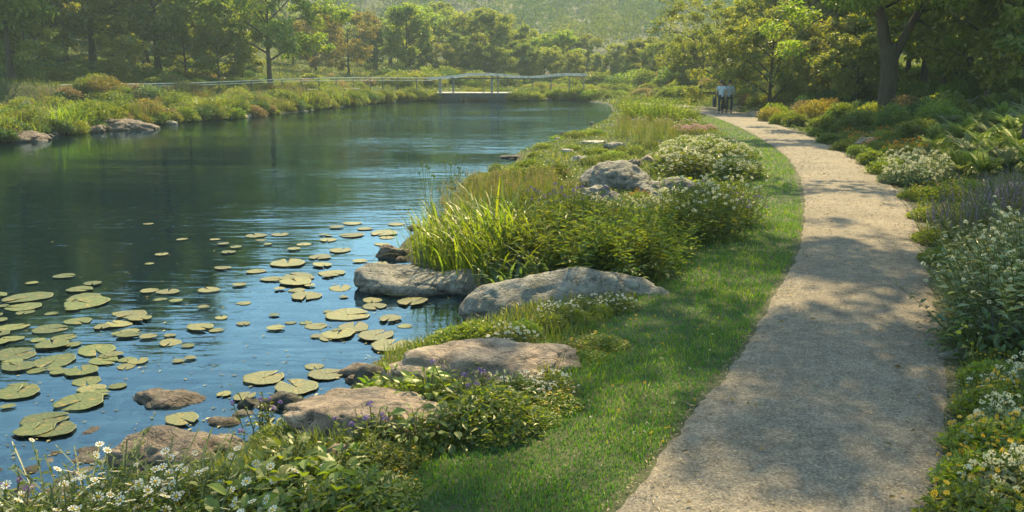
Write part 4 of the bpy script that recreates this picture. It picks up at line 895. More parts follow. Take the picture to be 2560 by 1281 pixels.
def p_broad(name, seed, n=46, leaf=(.14, .26), h=.42, spread=.30, matk='mid', wid=.52, T=LEAF8):
    r = np.random.default_rng(seed); g = G(); az = r.uniform(0, 6.28, n); rad = spread * np.sqrt(r.random(n)); P = np.stack([np.cos(az) * rad, np.sin(az) * rad, h * (1 - .65 * (rad / spread) ** 2) * r.uniform(.35, 1.05, n)], 1)
    stalks(g, np.stack([P[:, 0] * .25, P[:, 1] * .25, 0 * az - .03], 1), P, .0045, 1)
    d = np.stack([np.cos(az), np.sin(az), r.uniform(-.5, .75, n)], 1) + r.normal(0, .3, (n, 3)); l_ = r.uniform(*leaf, n)
    scatter(g, T, P, d, np.array([0, 0, 1.]) + r.normal(0, .35, (n, 3)), l_, l_ * wid * r.uniform(.8, 1.2, n), np.clip(r.normal(.5, .22, n), 0, 1))
    return [('foliage', g.mesh(name, [LM[matk], LM['stem']], False))]
def p_stemleaf(name, seed, n=34, h=(.5, .85), spread=.28, leaf=.10, per=13, matk='mid', head=None, hsize=.055, hm='white', wid=.34, hn=22, style='puff', tilt=.25, T=LEAF2, nh=1):
    """upright leafy stems, each with flower heads on top"""
    r = np.random.default_rng(seed); g = G(); b = np.concatenate([r.normal(0, spread * .5, (n, 2)), np.zeros((n, 1)) - .03], 1); H = r.uniform(*h, n)
    tip = b + np.stack([b[:, 0] * .9 + r.normal(0, tilt * .3, n), b[:, 1] * .9 + r.normal(0, tilt * .3, n), H], 1); P = stalks(g, b, tip, .0042, 1)
    t = np.linspace(.12, .96, per); idx = np.clip((t * 4).astype(int), 0, 3); fr = t * 4 - idx
    Q = (P[:, idx] * (1 - fr)[None, :, None] + P[:, idx + 1] * fr[None, :, None]).reshape(-1, 3); N = len(Q); az = (np.arange(N) * 2.4) + r.normal(0, .5, N)
    ls = leaf * (1.15 - .6 * np.tile(t, n)) * r.uniform(.7, 1.3, N)
    scatter(g, T, Q, np.stack([np.cos(az), np.sin(az), r.uniform(-.25, .65, N)], 1), np.array([0, 0, 1.]) + r.normal(0, .3, (N, 3)), ls, ls * wid, np.clip(r.normal(.5, .2, N), 0, 1))
    out = [('foliage', g.mesh(name, [LM[matk], LM['stem']]))]
    if head:
        gh = G(); hp = tip[:head] if head <= n else tip
        if nh > 1: hp = np.repeat(hp, nh, 0) + r.normal(0, hsize * .9, (len(hp) * nh, 3)) * (1, 1, .35)
        if style == 'puff': puffs(gh, hp, hsize, 0, hn, .75, r)
        elif style == 'daisy': flowers(gh, hp, hsize, 0, 1, .8, r)
        elif style == 'spike':
            for k in range(9): puffs(gh, hp + np.array([0, 0, -.018 * k * hsize / .03]) + (b[:len(hp)] - hp) * .012 * k, hsize * (.55 + .06 * k if k < 5 else .8), 0, 5, 1.0, r)
        out.append(('blossom', gh.mesh(name + '_flowers', [LM[hm], LM['yellow']])))
    return out
def p_feather(name, seed, n=150, h=(.5, 1.0), matk='meadow', hm='tan', heads=60, spread=.25):
    r = np.random.default_rng(seed); g = G(); b = np.concatenate([r.normal(0, spread * .7, (n, 2)), np.zeros((n, 1)) - .03], 1); az = r.uniform(0, 6.28, n)
    tips = blades(g, b, az, np.abs(r.normal(0, .16, n)), r.uniform(.1, .9, n), r.uniform(*h, n), np.full(n, .0065), 5, np.clip(r.normal(.55, .22, n), 0, 1), tipw=.3)
    gh = G(); tp = tips[:heads]
    for k in range(6): puffs(gh, tp - np.array([0, 0, .022 * k]), .028 + .004 * k, 0, 4, 1.3, r)
    return [('foliage', g.mesh(name, LM[matk])), ('blossom', gh.mesh(name + '_heads', LM[hm]))]
def p_mat(name, seed, n=500, rad=.35, h=.12, leaf=.04, matk='mid', fl=40, fs=.03, hm='yellow', style='daisy', T=LEAF2, wid=.5):
    r = np.random.default_rng(seed); g = G(); a = r.uniform(0, 6.28, n); q = rad * np.sqrt(r.random(n)); hh = h * (1 - (q / rad) ** 2 * .7); P = np.stack([q * np.cos(a), q * np.sin(a), hh * r.random(n) ** .5], 1)
    scatter(g, T, P, rdir(n, -.3, .8, r), np.array([0, 0, 1.]) + r.normal(0, .5, (n, 3)), leaf * r.uniform(.6, 1.4, n), leaf * wid * r.uniform(.7, 1.3, n), np.clip(r.normal(.5, .22, n), 0, 1))
    out = [('foliage', g.mesh(name, LM[matk]))]
    if fl:
        gh = G(); a = r.uniform(0, 6.28, fl); q = rad * .95 * np.sqrt(r.random(fl)); z = h * (1 - (q / rad) ** 2 * .6) * r.uniform(1.0, 1.5, fl) + .01; P = np.stack([q * np.cos(a), q * np.sin(a), z], 1)
        stalks(gh, P * np.array([.9, .9, 0]) + (0, 0, .01), P, .0022, 1)
        (flowers(gh, P, fs, 0, 2, .8, r) if style == 'daisy' else puffs(gh, P, fs, 0, 16, .8, r))
        out.append(('blossom', gh.mesh(name + '_flowers', [LM[hm], LM['stem'], LM['yellow']])))
    return out
def p_ballstalk(name, seed, n=13, h=(.7, 1.15)):
    r = np.random.default_rng(seed); g = G(); b = np.concatenate([r.normal(0, .16, (n, 2)), np.zeros((n, 1))], 1); tip = b + np.stack([r.normal(0, .16, n), r.normal(0, .10, n), r.uniform(*h, n)], 1); stalks(g, b, tip, .0032, 0)
    gh = G(); puffs(gh, tip, .045, 0, 22, 1.0, r, LEAFQ, .5); return [('stems', g.mesh(name, LM['stem'])), ('blossom', gh.mesh(name + '_heads', LM['dark']))]

PP = dict(
    strap=[p_strap('strap_leaves', 501 + k) for k in range(3)],
    strapwide=[p_strap('wide_strap_leaves', 511 + k, 60, (.45, .8), (.035, .06), 'blue', .16, (1.0, 2.4)) for k in range(2)],
    strapdark=[p_strap('dark_strap_leaves', 516 + k, 90, (.5, .85), (.018, .03), 'mid', .22, (.6, 2.0)) for k in range(2)],
    fern=[p_fern('fern', 521 + k) for k in range(3)],
    fernlime=[p_fern('light_fern', 526, 13, (.5, .9), 'grey'), p_fern('pale_fern', 527, 14, (.5, .9), 'grey')],
    broad=[p_broad('broad_leaves', 531 + k, 70, (.09, .17), .30, .34, 'lime') for k in range(3)],
    broadblue=[p_broad('blue_broad_leaves', 536 + k, 70, (.09, .17), .42, .36, 'blue', .36) for k in range(2)],
    broaddark=[p_broad('dark_broad_leaves', 538 + k, 76, (.09, .17), .42, .36, 'mid', .48) for k in range(2)],
    leafy=[p_stemleaf('leafy_stems', 541 + k, 48, (.45, .85), .36, .19, 15, 'mid', None, wid=.26) for k in range(3)],
    leafylime=[p_stemleaf('light_leafy_stems', 546 + k, 44, (.4, .75), .36, .16, 14, 'lime', None, wid=.24) for k in range(2)],
    allium=[p_stemleaf('white_headed', 551 + k, 40, (.5, .85), .34, .14, 12, 'mid', 17, .052, 'cream') for k in range(2)],
    alliumtall=[p_stemleaf('tall_white_headed', 556 + k, 60, (.55, 1.05), .44, .13, 18, 'grey', 30, .040, 'cream', wid=.42) for k in range(3)],
    mauve=[p_stemleaf('mauve_headed', 559 + k, 26, (.5, .75), .28, .12, 11, 'mid', 20, .055, 'purple') for k in range(2)],
    lavender=[p_stemleaf('lavender', 561 + k, 60, (.45, .75), .26, .07, 9, 'grey', 60, .030, 'purple', wid=.14, style='spike', tilt=.5) for k in range(2)],
    feather=[p_feather('feather_grass', 571 + k) for k in range(3)],
    yellowmat=[p_mat('yellow_flower_mat', 581 + k, 1500, .38, .24, .050, 'lime', 26, .036, 'yellow') for k in range(3)],
    orangemat=[p_mat('orange_flower_mat', 586 + k, 1000, .38, .26, .055, 'lime', 34, .045, 'orange', 'puff') for k in range(2)],
    whitemat=[p_mat('white_flower_mat', 591 + k, 800, .36, .20, .05, 'mid', 55, .042, 'white') for k in range(2)],
    pinkmat=[p_mat('pink_flower_mat', 596, 600, .40, .22, .05, 'olive', 60, .06, 'pink', 'puff')],
    daisies=[p_stemleaf('white_daisies', 601 + k, 40, (.16, .34), .34, .07, 10, 'mid', 16, .056, 'white', style='daisy', wid=.3, tilt=.5) for k in range(3)],
    purplefew=[p_stemleaf('purple_flowers', 606 + k, 14, (.22, .36), .16, .08, 8, 'mid', 6, .038, 'purple', wid=.4) for k in range(2)],
    ballstalk=[p_ballstalk('ball_stalks', 611)],
    herb=[p_mat('leafy_herb', 615 + k, 700, .36, .30, .075, 'lime', 0, T=LEAF2, wid=.42) for k in range(2)],
    herbdark=[p_mat('dark_leafy_herb', 618 + k, 900, .38, .34, .070, 'mid', 0, T=LEAF2, wid=.42) for k in range(2)],
    greymat=[p_mat('grey_leaf_mound', 621, 1200, .38, .34, .065, 'grey', 50, .05, 'cream', 'puff')],
)
# mounded bush smothered in white blossom
def p_blossom(seed, hm='cream'):
    pr, g_, c, rr = p_shrub('blossom_bush', seed, 2600, .10, 9, 'mid', .8); r = np.random.default_rng(seed); n = 230; i = r.integers(0, len(c), n); d = rdir(n, .25, 1, r); P = c[i] + d * rr[i][:, None] * 1.03; gh = G(); puffs(gh, P, .075, 0, 8, .7, r, LEAFQ, .45)
    return pr + [('blossom', gh.mesh('blossom', LM[hm]))]
PP['blossom'] = [p_blossom(631), p_blossom(632)]
def pl(kind, px, py, s, label, name='plant', cat='plant', group=None, sz=None):
    v = SH[kind[6:]] if kind.startswith('shrub_') else PP[kind]
    x, y, z = at(px, py); pr = v[int(rng.integers(len(v)))]
    if len(pr) == 1: o = link(name, pr[0][1], None, (x, y, z - .01), (0, 0, rng.uniform(0, 6.28)), (s, s, sz or s)); return tag(o, label, cat, group)
    return place(pr, name, label, cat, x, y, s, None, group, z - .01, sz)

# ---- near bank, front to back
for px, py, s in [(10, 1400, 1.0), (110, 1390, 1.0), (190, 1370, 1.0), (270, 1360, 1.05), (350, 1350, 1.05), (430, 1340, 1.05), (510, 1330, 1.0), (560, 1370, 1.0), (330, 1420, 1.0), (450, 1420, 1.0), (210, 1440, 1.0), (245, 1310, .9), (380, 1290, .85), (480, 1290, .85), (150, 1330, .9)]:
    pl('daisies', px, py, s, 'white daisies with yellow eyes crowding the bottom left corner', 'daisy_plant', 'daisies', 'white daisies at the bottom left')
for px, py, s in [(600, 1340, .8), (680, 1310, .85), (650, 1260, .75), (760, 1280, .8), (580, 1300, .75), (710, 1225, .7), (820, 1240, .7), (740, 1165, .6), (860, 1195, .6), (620, 1400, .9), (740, 1380, .9), (840, 1320, .8)]:
    pl('broad', px, py, s, 'light green broad leaved plant in the mass at the bottom of the bank', 'broadleaf_plant', 'broadleaf plant', 'broad leaved plants at the bottom of the bank')
for px, py, s in [(900, 1290, .8), (930, 1180, .6), (690, 1120, .5), (800, 1340, .8), (540, 1270, .6)]:
    pl('herbdark', px, py, s, 'dark small leaved herb filling gaps among the broad leaves at the bottom', 'leafy_herb', 'herb', 'dark herbs at the bottom of the bank')
for px, py, s, lb in [(960, 1102, .5, 'leafy plant spreading over the front of the nearest tan boulder'), (1050, 1108, .62, 'tall leafy plant growing up in front of the nearest tan boulder'), (1125, 1102, .6, 'leafy plant at the lawn end of the nearest tan boulder')]:
    pl('broaddark', px, py, s, lb, 'broadleaf_plant', 'broadleaf plant')
pl('broad', 985, 978, .65, 'yellow green broad leaved plant between the two tan boulders, nearest the water', 'broadleaf_plant', 'broadleaf plant')
pl('broad', 1070, 992, .65, 'yellow green broad leaved plant in the middle of the gap between the tan boulders', 'broadleaf_plant', 'broadleaf plant')
pl('broaddark', 1190, 1035, .65, 'dark green leafy clump between the tan boulders and the lawn', 'broadleaf_plant', 'broadleaf plant')
pl('herbdark', 1230, 1075, .9, 'dark low herb at the lawn edge below the leafy clump', 'leafy_herb', 'herb')
pl('whitemat', 1300, 1000, .7, 'white flowered plant in front of the pitted boulder, at its left', 'flowering_plant', 'flowers')
pl('whitemat', 1380, 985, .65, 'white flowered plant at the right end of the pitted boulder', 'flowering_plant', 'flowers')
pl('broadblue', 1270, 1010, .6, 'blue green broad leaves under the white flowered plant', 'broadleaf_plant', 'broadleaf plant')
for px, py, lb in [(1160, 1010, 'small purple flowers rising beside the pitted boulder'), (915, 1130, 'purple flowers below the nearest tan boulder'), (665, 1090, 'purple flowers at the water end of the nearest tan boulder'), (30, 1340, 'purple flowers in the very bottom left corner')]:
    pl('purplefew', px, py, 1.0, lb, 'flowering_plant', 'flowers')
for px, py, s in [(1190, 850, .6), (1250, 850, .55), (1310, 840, .5), (1375, 822, .5), (1440, 808, .45), (1500, 790, .4), (1130, 862, .55)]:
    pl('herb', px, py, s, 'low yellow green herb in the strip in front of the sloping slab', 'leafy_herb', 'herb', 'low herbs below the sloping slab')
for px, py, s in [(1280, 862, .7), (1400, 800, .7), (1540, 775, .65), (1470, 775, .6)]:
    pl('whitemat', px, py, s, 'small white flowers among the herbs along the sloping slab', 'flowering_plant', 'flowers', 'white flowers along the sloping slab')
for px, py, s in [(1440, 880, .6), (1500, 870, .7), (1380, 1020, .6), (1340, 1050, .5), (1470, 900, .5), (560, 1300, .8), (960, 1240, .6), (1010, 1150, .5)]:
    pl('yellowmat', px, py, s, 'patch of small yellow flowers spilling into the lawn edge', 'flowering_plant', 'flowers', 'yellow flower patches at the lawn edge', s * .7)
# clover and buttercup heads dotted through the lawn
y = 4.2 * np.exp(rng.random(900) * math.log(26 / 4.2)); x = rng.uniform(-.3, .4, 900) * (y * .62 + 1.5); k = m_lawn(x, y); x, y = x[k], y[k]; k = np.sin(x * 1.7 + 2 * np.sin(y)) * np.sin(y * 1.4) > .05; x, y = x[k], y[k]; g = G(); pz = np.stack([x, y, ground_h(x, y) + rng.uniform(.035, .07, len(x))], 1); hf = len(x) // 3
puffs(g, pz[hf:], .024, 0, 9); puffs(g, pz[:hf], .022, 1, 9)
tag(link('lawn_flowers', g.mesh('lawn_flowers', [LM['yellow'], LM['cream']])), 'tiny yellow and cream flower heads dotted through the mown lawn', 'flowers', kind='stuff')
# strap leaved clump and its neighbours
for px, py, s in [(1130, 665, .85), (1190, 690, 1.0), (1250, 705, 1.05), (1170, 640, .95), (1240, 640, 1.05), (1100, 620, .75), (1310, 650, 1.0)]:
    pl('strap', px, py, s * 1.15, 'arching clump of yellow green strap leaves above the dark boulder in the water', 'strap_leaf_plant', 'daylily', 'strap leaved clumps above the dark boulder')
pl('strapwide', 1290, 738, .95, 'wide drooping blue green strap leaves hanging to the water between two boulders', 'strap_leaf_plant', 'daylily')
pl('strapwide', 1375, 715, .9, 'wide blue green strap leaves just behind the top of the sloping slab', 'strap_leaf_plant', 'daylily')
for px, py, s in [(1350, 680, 1.0), (1420, 700, .95), (1480, 690, .95), (1545, 690, .9), (1400, 640, 1.05), (1470, 640, 1.05), (1540, 640, 1.0), (1600, 680, .8), (1380, 600, .9)]:
    pl('leafy', px, py, s, 'dense dark green leafy stems behind the sloping slab', 'leafy_plant', 'leafy plant', 'leafy stems behind the sloping slab')
for px, py, s in [(1590, 640, .95), (1640, 675, .75), (1670, 640, .7), (1440, 600, .9), (1520, 600, .9), (1620, 610, .85)]:
    pl('leafylime', px, py, s, 'yellow green leafy stems at the lawn side of the planted clump', 'leafy_plant', 'leafy plant', 'yellow green stems at the lawn side')
for px, py, s in [(1640, 700, .7), (1700, 640, .6), (1570, 720, .6)]:
    pl('broaddark', px, py, s, 'low dark broad leaves at the lawn edge of the planted clump', 'broadleaf_plant', 'broadleaf plant', 'broad leaves at the clump edge')
for px, py, s in [(1680, 600, .9), (1740, 605, .95), (1800, 590, .95), (1840, 560, .9), (1760, 560, .95), (1700, 560, .9), (1820, 530, .9)]:
    pl('allium', px, py, s, 'clump of white headed flowers on leafy stems beside the narrow lawn', 'flowering_plant', 'flowers', 'white headed flowers beside the lawn')
for px, py, s in [(1850, 570, .7), (1785, 545, .8)]:
    pl('mauve', px, py, s, 'mauve headed flowers mixed into the white ones by the narrow lawn', 'flowering_plant', 'flowers', 'mauve flowers by the narrow lawn')
for px, py, s in [(1360, 570, .9), (1420, 565, .9)]:
    pl('mauve', px, py, s, 'mauve globe flowers in front of the low grey boulder', 'flowering_plant', 'flowers', 'mauve flowers in front of the boulder')
for px, py, s in [(1120, 590, .8), (1170, 570, .9), (1220, 560, .9), (1270, 560, .95), (1320, 550, .9), (1370, 545, .9), (1250, 520, .8), (1310, 515, .8), (1190, 525, .8), (1360, 510, .75), (1430, 540, .7)]:
    pl('feather', px, py, s, 'tuft of feathery straw coloured grass between the clump and the water', 'feather_grass', 'ornamental grass', 'feathery grasses by the water')
pl('ballstalk', 1105, 560, 1.0, 'thin stalks with dark ball seed heads leaning over the water', 'seed_head_plant', 'seed heads')
pl('ballstalk', 1140, 540, .9, 'thin stalks with dark ball seed heads in front of the feathery grass', 'seed_head_plant', 'seed heads')
for px, py, s in [(1200, 470, .55), (1245, 470, .6), (1295, 465, .65), (1345, 460, .65), (1260, 445, .5), (1320, 435, .55), (1385, 450, .55)]:
    pl('shrub_mid', px, py, s, 'low dark green bush on the shore before the tallest boulder', 'bush', 'bush', 'low bushes on the middle shore', s * .8)
for px, py, s in [(1395, 500, .75), (1420, 470, .6), (1450, 500, .5)]:
    pl('broaddark', px, py, s, 'dark broad leaved plant left of the grey boulders', 'broadleaf_plant', 'broadleaf plant', 'dark plants left of the grey boulders')
for px, py, s in [(1500, 530, .7), (1560, 540, .75), (1620, 530, .7), (1660, 520, .7), (1590, 570, .8), (1480, 560, .8)]:
    pl('greymat', px, py, s, 'grey green low mound with small pale flowers around the grey boulders', 'flowering_plant', 'flowers', 'grey green mounds round the grey boulders')
for px, py, s in [(1540, 560, .7), (1600, 500, .6), (1450, 580, .7)]:
    pl('orangemat', px, py, s, 'orange flower patch at the foot of the grey boulders', 'flowering_plant', 'flowers', 'orange flowers by the grey boulders')
for px, py, s in [(1690, 420, 1.0), (1750, 440, 1.1), (1810, 450, 1.0), (1830, 400, .9), (1770, 390, 1.0), (1710, 385, .9)]:
    pl('blossom', px, py, s, 'rounded bush covered in white blossom between grass strip and grey boulders', 'blossom_bush', 'bush', 'white blossom bushes', s * .75)
for px, py, s in [(1650, 440, .7), (1700, 470, .7), (1760, 480, .7), (1810, 480, .6), (1660, 405, .6)]:
    pl('broad', px, py, s * 1.2, 'large leaved green plant below the white blossom bushes', 'broadleaf_plant', 'broadleaf plant', 'large leaves below the blossom')
for px, py, s in [(1580, 300, .9), (1630, 303, 1.0), (1680, 305, 1.0), (1720, 300, .8), (1600, 290, .8), (1655, 288, .9)]:
    pl('leafylime', px, py, s * 1.5, 'tall yellow green plant with pale blooms near the bend of the path', 'leafy_plant', 'leafy plant', 'tall plants near the path bend')
for px, py, s in [(1600, 312, 1.2), (1660, 315, 1.2), (1720, 312, 1.1)]:
    pl('whitemat', px, py, s, 'pale flowers below the tall plants near the bend of the path', 'flowering_plant', 'flowers', 'pale flowers near the path bend')
for px, py, s in [(1735, 335, 1.2), (1700, 335, 1.1), (1770, 330, 1.0)]:
    pl('pinkmat', px, py, s, 'pink flower patch on the bank just below the path bend', 'flowering_plant', 'flowers', 'pink flowers below the path bend')
for px, py, s in [(1560, 345, .9), (1600, 360, .9), (1640, 350, .9), (1680, 360, .9), (1610, 335, .8), (1660, 335, .8), (1560, 320, .7)]:
    pl('feather', px, py, s, 'tuft of pale grass in the sunny stretch behind the blossom bushes', 'feather_grass', 'ornamental grass', 'pale grass tufts behind the blossom')
for px, py, s in [(1395, 352, .5), (1440, 345, .55), (1480, 340, .6), (1360, 372, .4), (1340, 392, .35), (1430, 375, .4), (1490, 385, .45), (1540, 395, .45)]:
    pl('shrub_lime', px, py, s, 'low yellow green cushion on the sunny grassy point', 'bush', 'bush', 'yellow green cushions on the point', s * .6)
for px, py, s in [(1590, 390, .6), (1630, 375, .6), (1510, 410, .5), (1555, 385, .5), (1470, 415, .5)]:
    pl('herbdark', px, py, s * 1.4, 'dark leafy herb behind the tallest boulder', 'leafy_herb', 'herb', 'dark herbs behind the tallest boulder')

# ---- border right of the path, front to back
for px, py, s in [(2490, 1340, 1.0), (2560, 1250, 1.0), (2485, 1240, .9), (2545, 1160, .95), (2478, 1140, .8), (2500, 1050, .85), (2570, 1040, .95), (2490, 970, .75), (2610, 1180, 1.0)]:
    pl('yellowmat', px, py, s, 'yellow daisies spilling onto the path at the bottom right', 'flowering_plant', 'flowers', 'yellow daisies at the bottom right', s * 1.15)
for px, py, s in [(2480, 1150, .8), (2530, 1080, .8), (2470, 1010, .75), (2560, 980, .8)]:
    pl('whitemat', px + 25, py, s, 'small white flowers among the yellow daisies at the bottom right', 'flowering_plant', 'flowers', 'white flowers among the yellow daisies')
for px, py, s in [(2420, 885, .9), (2475, 900, .95), (2535, 900, 1.0), (2590, 890, 1.0)]:
    pl('broadblue', px, py, s, 'blue green broad leaves at the foot of the tall white flowers', 'broadleaf_plant', 'broadleaf plant', 'blue green leaves below the tall white flowers')
for px, py, s in [(2480, 860, .8), (2530, 870, .95), (2590, 860, 1.0), (2455, 800, .65), (2500, 800, .85), (2560, 800, .95), (2620, 800, 1.0), (2450, 740, .65), (2500, 730, .85), (2570, 720, .95), (2430, 690, .6), (2480, 680, .7)]:
    pl('alliumtall', px + 22, py, s, 'tall stems with small cream flower heads leaning over the path edge', 'flowering_plant', 'flowers', 'tall cream headed flowers')
for px, py, s in [(2530, 1290, .8), (2520, 1110, .7), (2560, 1000, .7), (2590, 1300, .8)]:
    pl('greymat', px, py, s, 'grey green leafy tuft between the yellow daisies at the bottom right', 'leafy_herb', 'herb', 'grey green tufts among the yellow daisies')
pl('lavender', 2500, 885, .6, 'single lavender tuft by the orange blooms at the path edge', 'lavender', 'lavender')
for px, py, s in [(2400, 620, 1.0), (2450, 610, 1.15), (2510, 600, 1.2), (2560, 590, 1.2), (2360, 600, .8), (2480, 560, 1.1), (2540, 550, 1.1)]:
    pl('lavender', px, py, s, 'clump of purple lavender spikes in front of the smooth boulder', 'lavender', 'lavender', 'lavender clumps')
for px, py, s in [(2340, 610, .8), (2365, 660, .8), (2320, 550, .8), (2290, 500, .8), (2330, 500, .9), (2380, 500, 1.0), (2420, 480, .9), (2350, 550, .8)]:
    pl('yellowmat', px, py, s * 1.1, 'yellow flower mound along the path edge by the lavender', 'flowering_plant', 'flowers', 'yellow mounds by the lavender')
for px, py, s in [(2250, 460, .9), (2290, 465, 1.0), (2330, 455, 1.0), (2230, 430, .8), (2270, 430, .9)]:
    pl('greymat', px, py, s * 1.3, 'pale leaved mound with whitish flowers at the curve of the path', 'flowering_plant', 'flowers', 'pale leaved mounds at the path curve')
for px, py, s in [(2180, 415, .55), (2150, 395, .5), (2110, 378, .5), (2210, 440, .55), (2075, 360, .5), (2040, 342, .45)]:
    pl('shrub_mid', px, py, s, 'low green mound hugging the right edge of the path', 'bush', 'bush', 'green mounds along the right path edge', s * .9)
for px, py, s in [(2190, 380, 1.2), (2240, 390, 1.2), (2290, 385, 1.2), (2150, 360, 1.1), (2210, 350, 1.2), (2260, 340, 1.2), (2320, 335, 1.3), (2120, 345, 1.0)]:
    pl('orangemat', px, py, s, 'orange and yellow flower drift below the forked tree', 'flowering_plant', 'flowers', 'orange flowers below the forked tree')
fern_px = [(2340, 440, 1.1), (2400, 440, 1.2), (2460, 440, 1.3), (2520, 430, 1.3), (2580, 430, 1.3), (2360, 400, 1.2), (2420, 395, 1.3), (2480, 390, 1.35), (2545, 385, 1.4), (2310, 400, 1.0), (2340, 360, 1.3), (2400, 350, 1.4), (2460, 345, 1.4), (2530, 340, 1.5), (2590, 345, 1.4), (2370, 320, 1.3), (2440, 310, 1.4), (2510, 300, 1.5), (2570, 300, 1.5), (2480, 270, 1.4), (2550, 265, 1.5), (2420, 275, 1.3), (2380, 425, 1.1), (2440, 418, 1.2), (2500, 410, 1.2), (2560, 405, 1.2), (2330, 380, 1.1), (2390, 372, 1.2), (2450, 368, 1.2), (2510, 362, 1.3), (2350, 340, 1.2), (2430, 328, 1.3), (2490, 320, 1.3), (2550, 318, 1.3)]
for k, (px, py, s) in enumerate(fern_px):
    pl('fern' if k % 3 else 'fernlime', px, py, s * .72, 'big arching fern in the fern bed at the right of the picture', 'fern', 'fern', 'ferns in the fern bed')
for px, py, s, k, lb in [(1925, 305, .85, 'gold', 'golden bush at the path edge nearest the flat tan rock'), (1965, 312, .8, 'lime', 'yellow green bush beside the golden bush at the path edge'), (1945, 295, .9, 'lime', 'yellow green bush behind the golden bush'), (1990, 318, .7, 'mid', 'green bush right of the yellow green bush on the path edge'),
                         (2040, 300, 1.1, 'gold', 'orange gold bush left of the forked tree'), (2080, 290, 1.0, 'gold', 'orange gold bush just left of the forked trunk'), (2010, 290, .9, 'tan', 'straw coloured bush between the golden bushes'), (2110, 300, .9, 'mid', 'green bush before the forked tree'),
                         (2145, 285, .8, 'blue', 'dark blue green upright bush left of the forked trunk'), (2270, 290, 1.0, 'tan', 'straw coloured bush right of the forked trunk'), (2310, 300, 1.0, 'dark', 'dark bush right of the forked trunk'), (2060, 330, .8, 'mid', 'green bush between path and orange gold bushes'),
                         (2020, 270, 1.0, 'dark', 'dark bush behind the golden bushes'), (1900, 268, 1.0, 'mid', 'green bush just right of the walking couple'), (1870, 262, .8, 'tan', 'straw coloured bush close behind the walking couple'), (1935, 262, 1.1, 'olive', 'olive bush behind the golden bushes'),
                         (2180, 300, 1.0, 'olive', 'olive bush at the foot of the forked trunk'), (2240, 320, 1.0, 'mid', 'green bush in front of the forked trunk'), (2100, 265, 1.2, 'dark', 'dark bush under the wood left of the forked tree'), (2360, 285, 1.2, 'olive', 'olive bush at the back of the fern bed')]:
    pl('shrub_' + k, px, py, s, lb, 'bush', 'bush')
for px, py, s, k in [(2130, 330, .9, 'mid'), (2160, 320, .9, 'olive'), (2290, 350, .8, 'mid'), (2340, 310, 1.0, 'lime'), (2400, 250, 1.2, 'lime'), (2460, 240, 1.3, 'mid'), (2530, 235, 1.4, 'lime'), (2580, 240, 1.3, 'mid'), (2330, 255, 1.2, 'mid'), (2270, 255, 1.2, 'lime'), (2060, 250, 1.3, 'mid'), (1990, 245, 1.3, 'olive'), (1850, 245, 1.1, 'olive'), (2150, 250, 1.2, 'mid'), (2420, 225, 1.6, 'mid'), (2520, 210, 1.8, 'mid'), (2300, 230, 1.6, 'olive')]:
    pl('shrub_' + k, px, py, s, 'undergrowth bush in the shade of the wood right of the path', 'bush', 'bush', 'undergrowth bushes of the right wood')

# ---- far and left banks: shoreline bushes, then bushes in the meadow
kinds = ['mid', 'dark', 'lime', 'olive', 'blue', 'gold', 'tan', 'dark', 'mid', 'lime', 'olive']
kn = dict(mid='green bush', dark='dark green bush', lime='yellow green bush', olive='olive bush', blue='blue green bush', gold='golden bush', tan='straw coloured bush', grey='grey bush')
under = G(); UK = ['mid', 'dark', 'lime', 'olive', 'blue', 'gold', 'tan']
def bank(n, fx, fy, smin, smax, where, grp, ks=kinds, flat=.8, things=999):
    for _ in range(n):
        px = rng.uniform(*fx); py = fy(px); k = ks[int(rng.integers(len(ks)))]; s = rng.uniform(smin, smax)
        x, y, z = at(px, py)
        if inside(pond, np.array([x]), np.array([y]))[0] or z < WZ + .03: continue
        j = int(rng.integers(2)); v = SH[k][j]; sz = s * flat * rng.uniform(.8, 1.3)
        if _ >= things:
            q = SHG[k][j]; a = rng.uniform(0, 6.28)
            for vv, rr in zip(q.v[:1], q.r[:1]):
                W_ = np.stack([vv[:, 0] * math.cos(a) - vv[:, 1] * math.sin(a), vv[:, 0] * math.sin(a) + vv[:, 1] * math.cos(a), vv[:, 2]], 1) * (s, s, sz) + (x, y, z - .03)
                under.add(W_, [q.f[0][0]], rr, UK.index(k))
            continue
        tag(link('bush', v[0][1], None, (x, y, z - .03), (0, 0, rng.uniform(0, 6.28)), (s, s, sz)), kn[k] + ' ' + where, 'bush', grp)
sh = lambda px: float(np.interp(px, [q[0] for q in far_px[::-1]], [q[1] for q in far_px[::-1]]))
bank(85, (-40, 960), lambda px: sh(px) - rng.uniform(2, 14), .5, 1.05, 'at the water edge of the left bank', 'waterside bushes of the left bank', things=70)
bank(120, (-40, 900), lambda px: sh(px) - 14 - rng.uniform(0, 60) * (1.2 - px / 1100), .6, 1.35, 'in the planting behind the left waterside', 'bushes behind the left waterside', things=60)
bank(60, (880, 1560), lambda px: sh(px) - rng.uniform(1.5, 8), .6, 1.3, 'at the water edge below the footbridge end of the pond', 'waterside bushes of the far end', ['mid', 'olive', 'dark', 'lime', 'mid'], things=28)
bank(80, (1290, 1800), lambda px: rng.uniform(222, 246), .8, 1.5, 'in the low planting between footbridge and path', 'bushes between footbridge and path', ['lime', 'tan', 'olive', 'mid', 'gold'], .7, things=24)
bank(80, (200, 1060), lambda px: rng.uniform(200, 232), .8, 1.5, 'in the meadow around the low railing', 'meadow bushes round the railing', ['tan', 'lime', 'olive', 'gold', 'mid', 'blue'], .7, things=24)
bank(90, (-20, 640), lambda px: rng.uniform(160, 205), 1.0, 2.0, 'on the shaded mound of the left bank', 'bushes on the shaded mound', ['blue', 'blue', 'dark', 'mid', 'olive'], .7, things=20)
